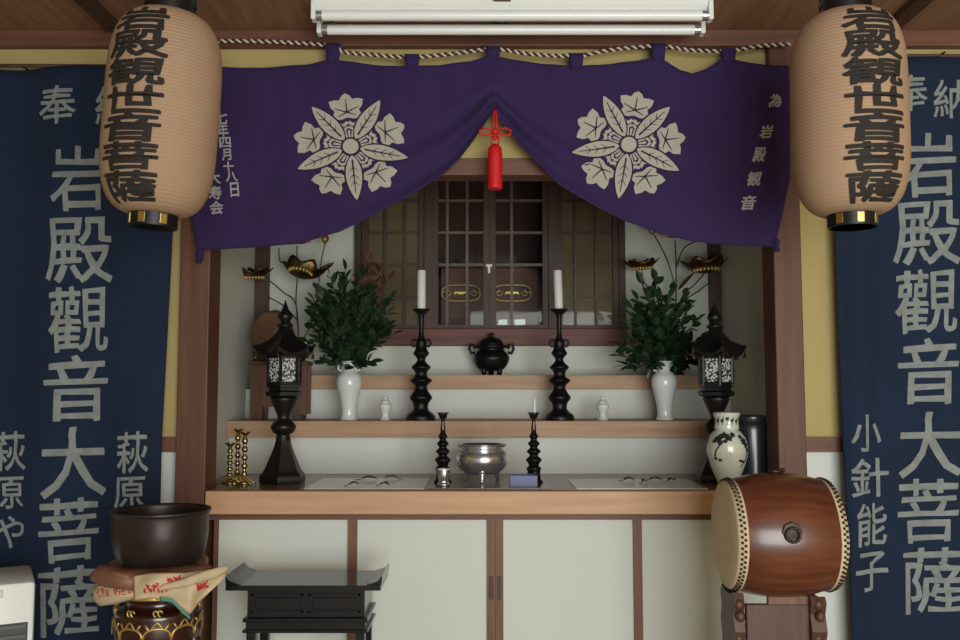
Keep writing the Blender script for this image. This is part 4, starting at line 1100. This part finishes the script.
def redmarks(fn, spots, off):
    rm = random.Random(int(spots[0][0]*100))
    for u0, v0, w_, h_ in spots:
        for k in range(4):
            cx = u0+w_*(k+.5)/4
            for _ in range(5):
                p = (cx+rm.uniform(-.5, .4)*w_/4, v0+rm.random()*h_); an = rm.choice((0, .2, 1.45, 1.6, .8, -.7)); L_ = rm.uniform(.35, .75)
                q = (p[0]+math.cos(an)*L_*w_/4, min(max(p[1]+math.sin(an)*L_*h_, v0), v0+h_*1.05))
                if abs(p[0]-q[0])+abs(p[1]-q[1]) < .01: continue
                lay(bm, strip(p, q, .014, .009), [(0, 1, 2, 3)], .05, lambda u, v: fn(min(max(u, 0), 1), min(max(v, 0), 1))+Vector((0, off, 0)))
redmarks(clothA, ((.12, .36, .26, .38), (.36, .05, .20, .25), (.68, .35, .13, .38)), -.0035)
redmarks(clothB, ((.05, .1, .35, .45), (.45, .08, .4, .4)), -.0035)
link('red_print', bm, 'clothred', cA)
# stand
zs = zcush-.058
t = thing('lacquer_stand', 'dark red lacquered stand with gold ornaments below the cushion of the singing bowl', 'stand', (bxc, YW, 0))
link('top_plate', L([(.001, zs-.02), (.095, zs-.02), (.102, zs-.014), (.102, zs-.004), (.097, zs), (.001, zs)], 48), 'lacquer', t, 40)
link('gold_band', L([(.096, zs-.021), (.1035, zs-.017), (.1035, zs-.011), (.1, zs-.008), (.096, zs-.021)], 48), 'goldpaint', t, 40)
link('waist', L(smoothprof([(.085, zs-.02), (.078, zs-.03), (.082, zs-.045), (.104, zs-.055), (.106, zs-.075), (.106, zs-.115), (.098, zs-.128), (.06, zs-.135), (.001, zs-.135)], 3), 48), 'lacquer', t, 40)
bm = bmesh.new()
for k in range(10):
    a0_ = 2*PI*k/10
    pts = [(.1065*math.cos(a0_+u), .1065*math.sin(a0_+u), zs-.078+.009*math.cos(u*20)) for u in [(-.26+.52*i/12) for i in range(13)]]
    tube(bm, pts, .0026, 6)
    pts = [(.1065*math.cos(a0_+.3*math.cos(w)), .1065*math.sin(a0_+.3*math.cos(w)), zs-.112+.028*abs(math.sin(w))**.6) for w in [PI*i/16 for i in range(17)]]
    tube(bm, pts, .003, 6)
    for s_ in (-1, 1):
        pts = [((.1055)*math.cos(a0_+s_*.05+.06*math.cos(w)*(1-i/14)), .1055*math.sin(a0_+s_*.05+.06*math.cos(w)*(1-i/14)), zs-.048+.007*math.sin(w)) for i, w in enumerate([j*.6 for j in range(10)])]
        tube(bm, pts, .0024, 5)
    sph(bm, (.104*math.cos(a0_), .104*math.sin(a0_), zs-.012), .006, 1, 1, .7, 8, 6)
link('gold_scrollwork', bm, 'goldpaint', t, True)
for k in range(6):
    a = 2*PI*k/6-PI/2+.2; q = Vector((math.cos(a), math.sin(a), 0))
    l = link('leg', T([q*.08+Vector((0, 0, zs-.12)), q*.098+Vector((0, 0, zs-.16)), q*.10+Vector((0, 0, zs-.25)), q*.075+Vector((0, 0, .25)), q*.085+Vector((0, 0, .08)), q*.115+Vector((0, 0, .012))], [.016, .018, .013, .011, .012, .014], 10), 'lacquer', t, True)
link('base_ring', L([(.09, 0), (.13, 0), (.13, .02), (.09, .02), (.09, 0)], 40), 'lacquer', t, 40)

# ------------------------------------------------------------------ heater at the lower left corner
YH = 2.42; zt_ = Z(581, YH); xr = X(43, YH)
t = thing('heater', 'white room heater with grey louvred outlet at the lower left corner', 'heater', (xr-.2*math.cos(.5), YH-.2*math.sin(.5), 0), .5)
bm = B(-.2, .2, 0, .26, .03, zt_, bev=.012); link('casing', bm, 'enamel', t, 40)
link('feet_base', B(-.21, .21, -.01, .27, 0, .03, bev=.004), 'grille', t)
g0, g1 = Z(640, YH)-.12, Z(621, YH)
gr = link('grille_recess', B(-.17, .185, -.003, .01, g0, g1, bev=.002), 'slate', t)
bm = bmesh.new(); nn = 7
for i in range(nn):
    z = g0+.008+(g1-g0-.016)*i/(nn-1); box(bm, -.165, .18, -.009, -.003, z-.004, z+.004)
link('louvre_slats', bm, 'grille', gr)
link('control_panel', B(-.19, .125, -.004, .004, zt_-.035, zt_-.014, bev=.003), 'sheet', t)
link('dial', T([(.105, -.004, zt_-.022), (.105, -.016, zt_-.022)], .011, 20), 'grille', t, 40)
bm = bmesh.new(); tube(bm, [(.06+.045*math.cos(a), .12+.03*math.sin(a), zt_+.004) for a in [2*PI*i/24 for i in range(24)]], .005, 6, True); link('top_ring', bm, 'enamel', t, True)
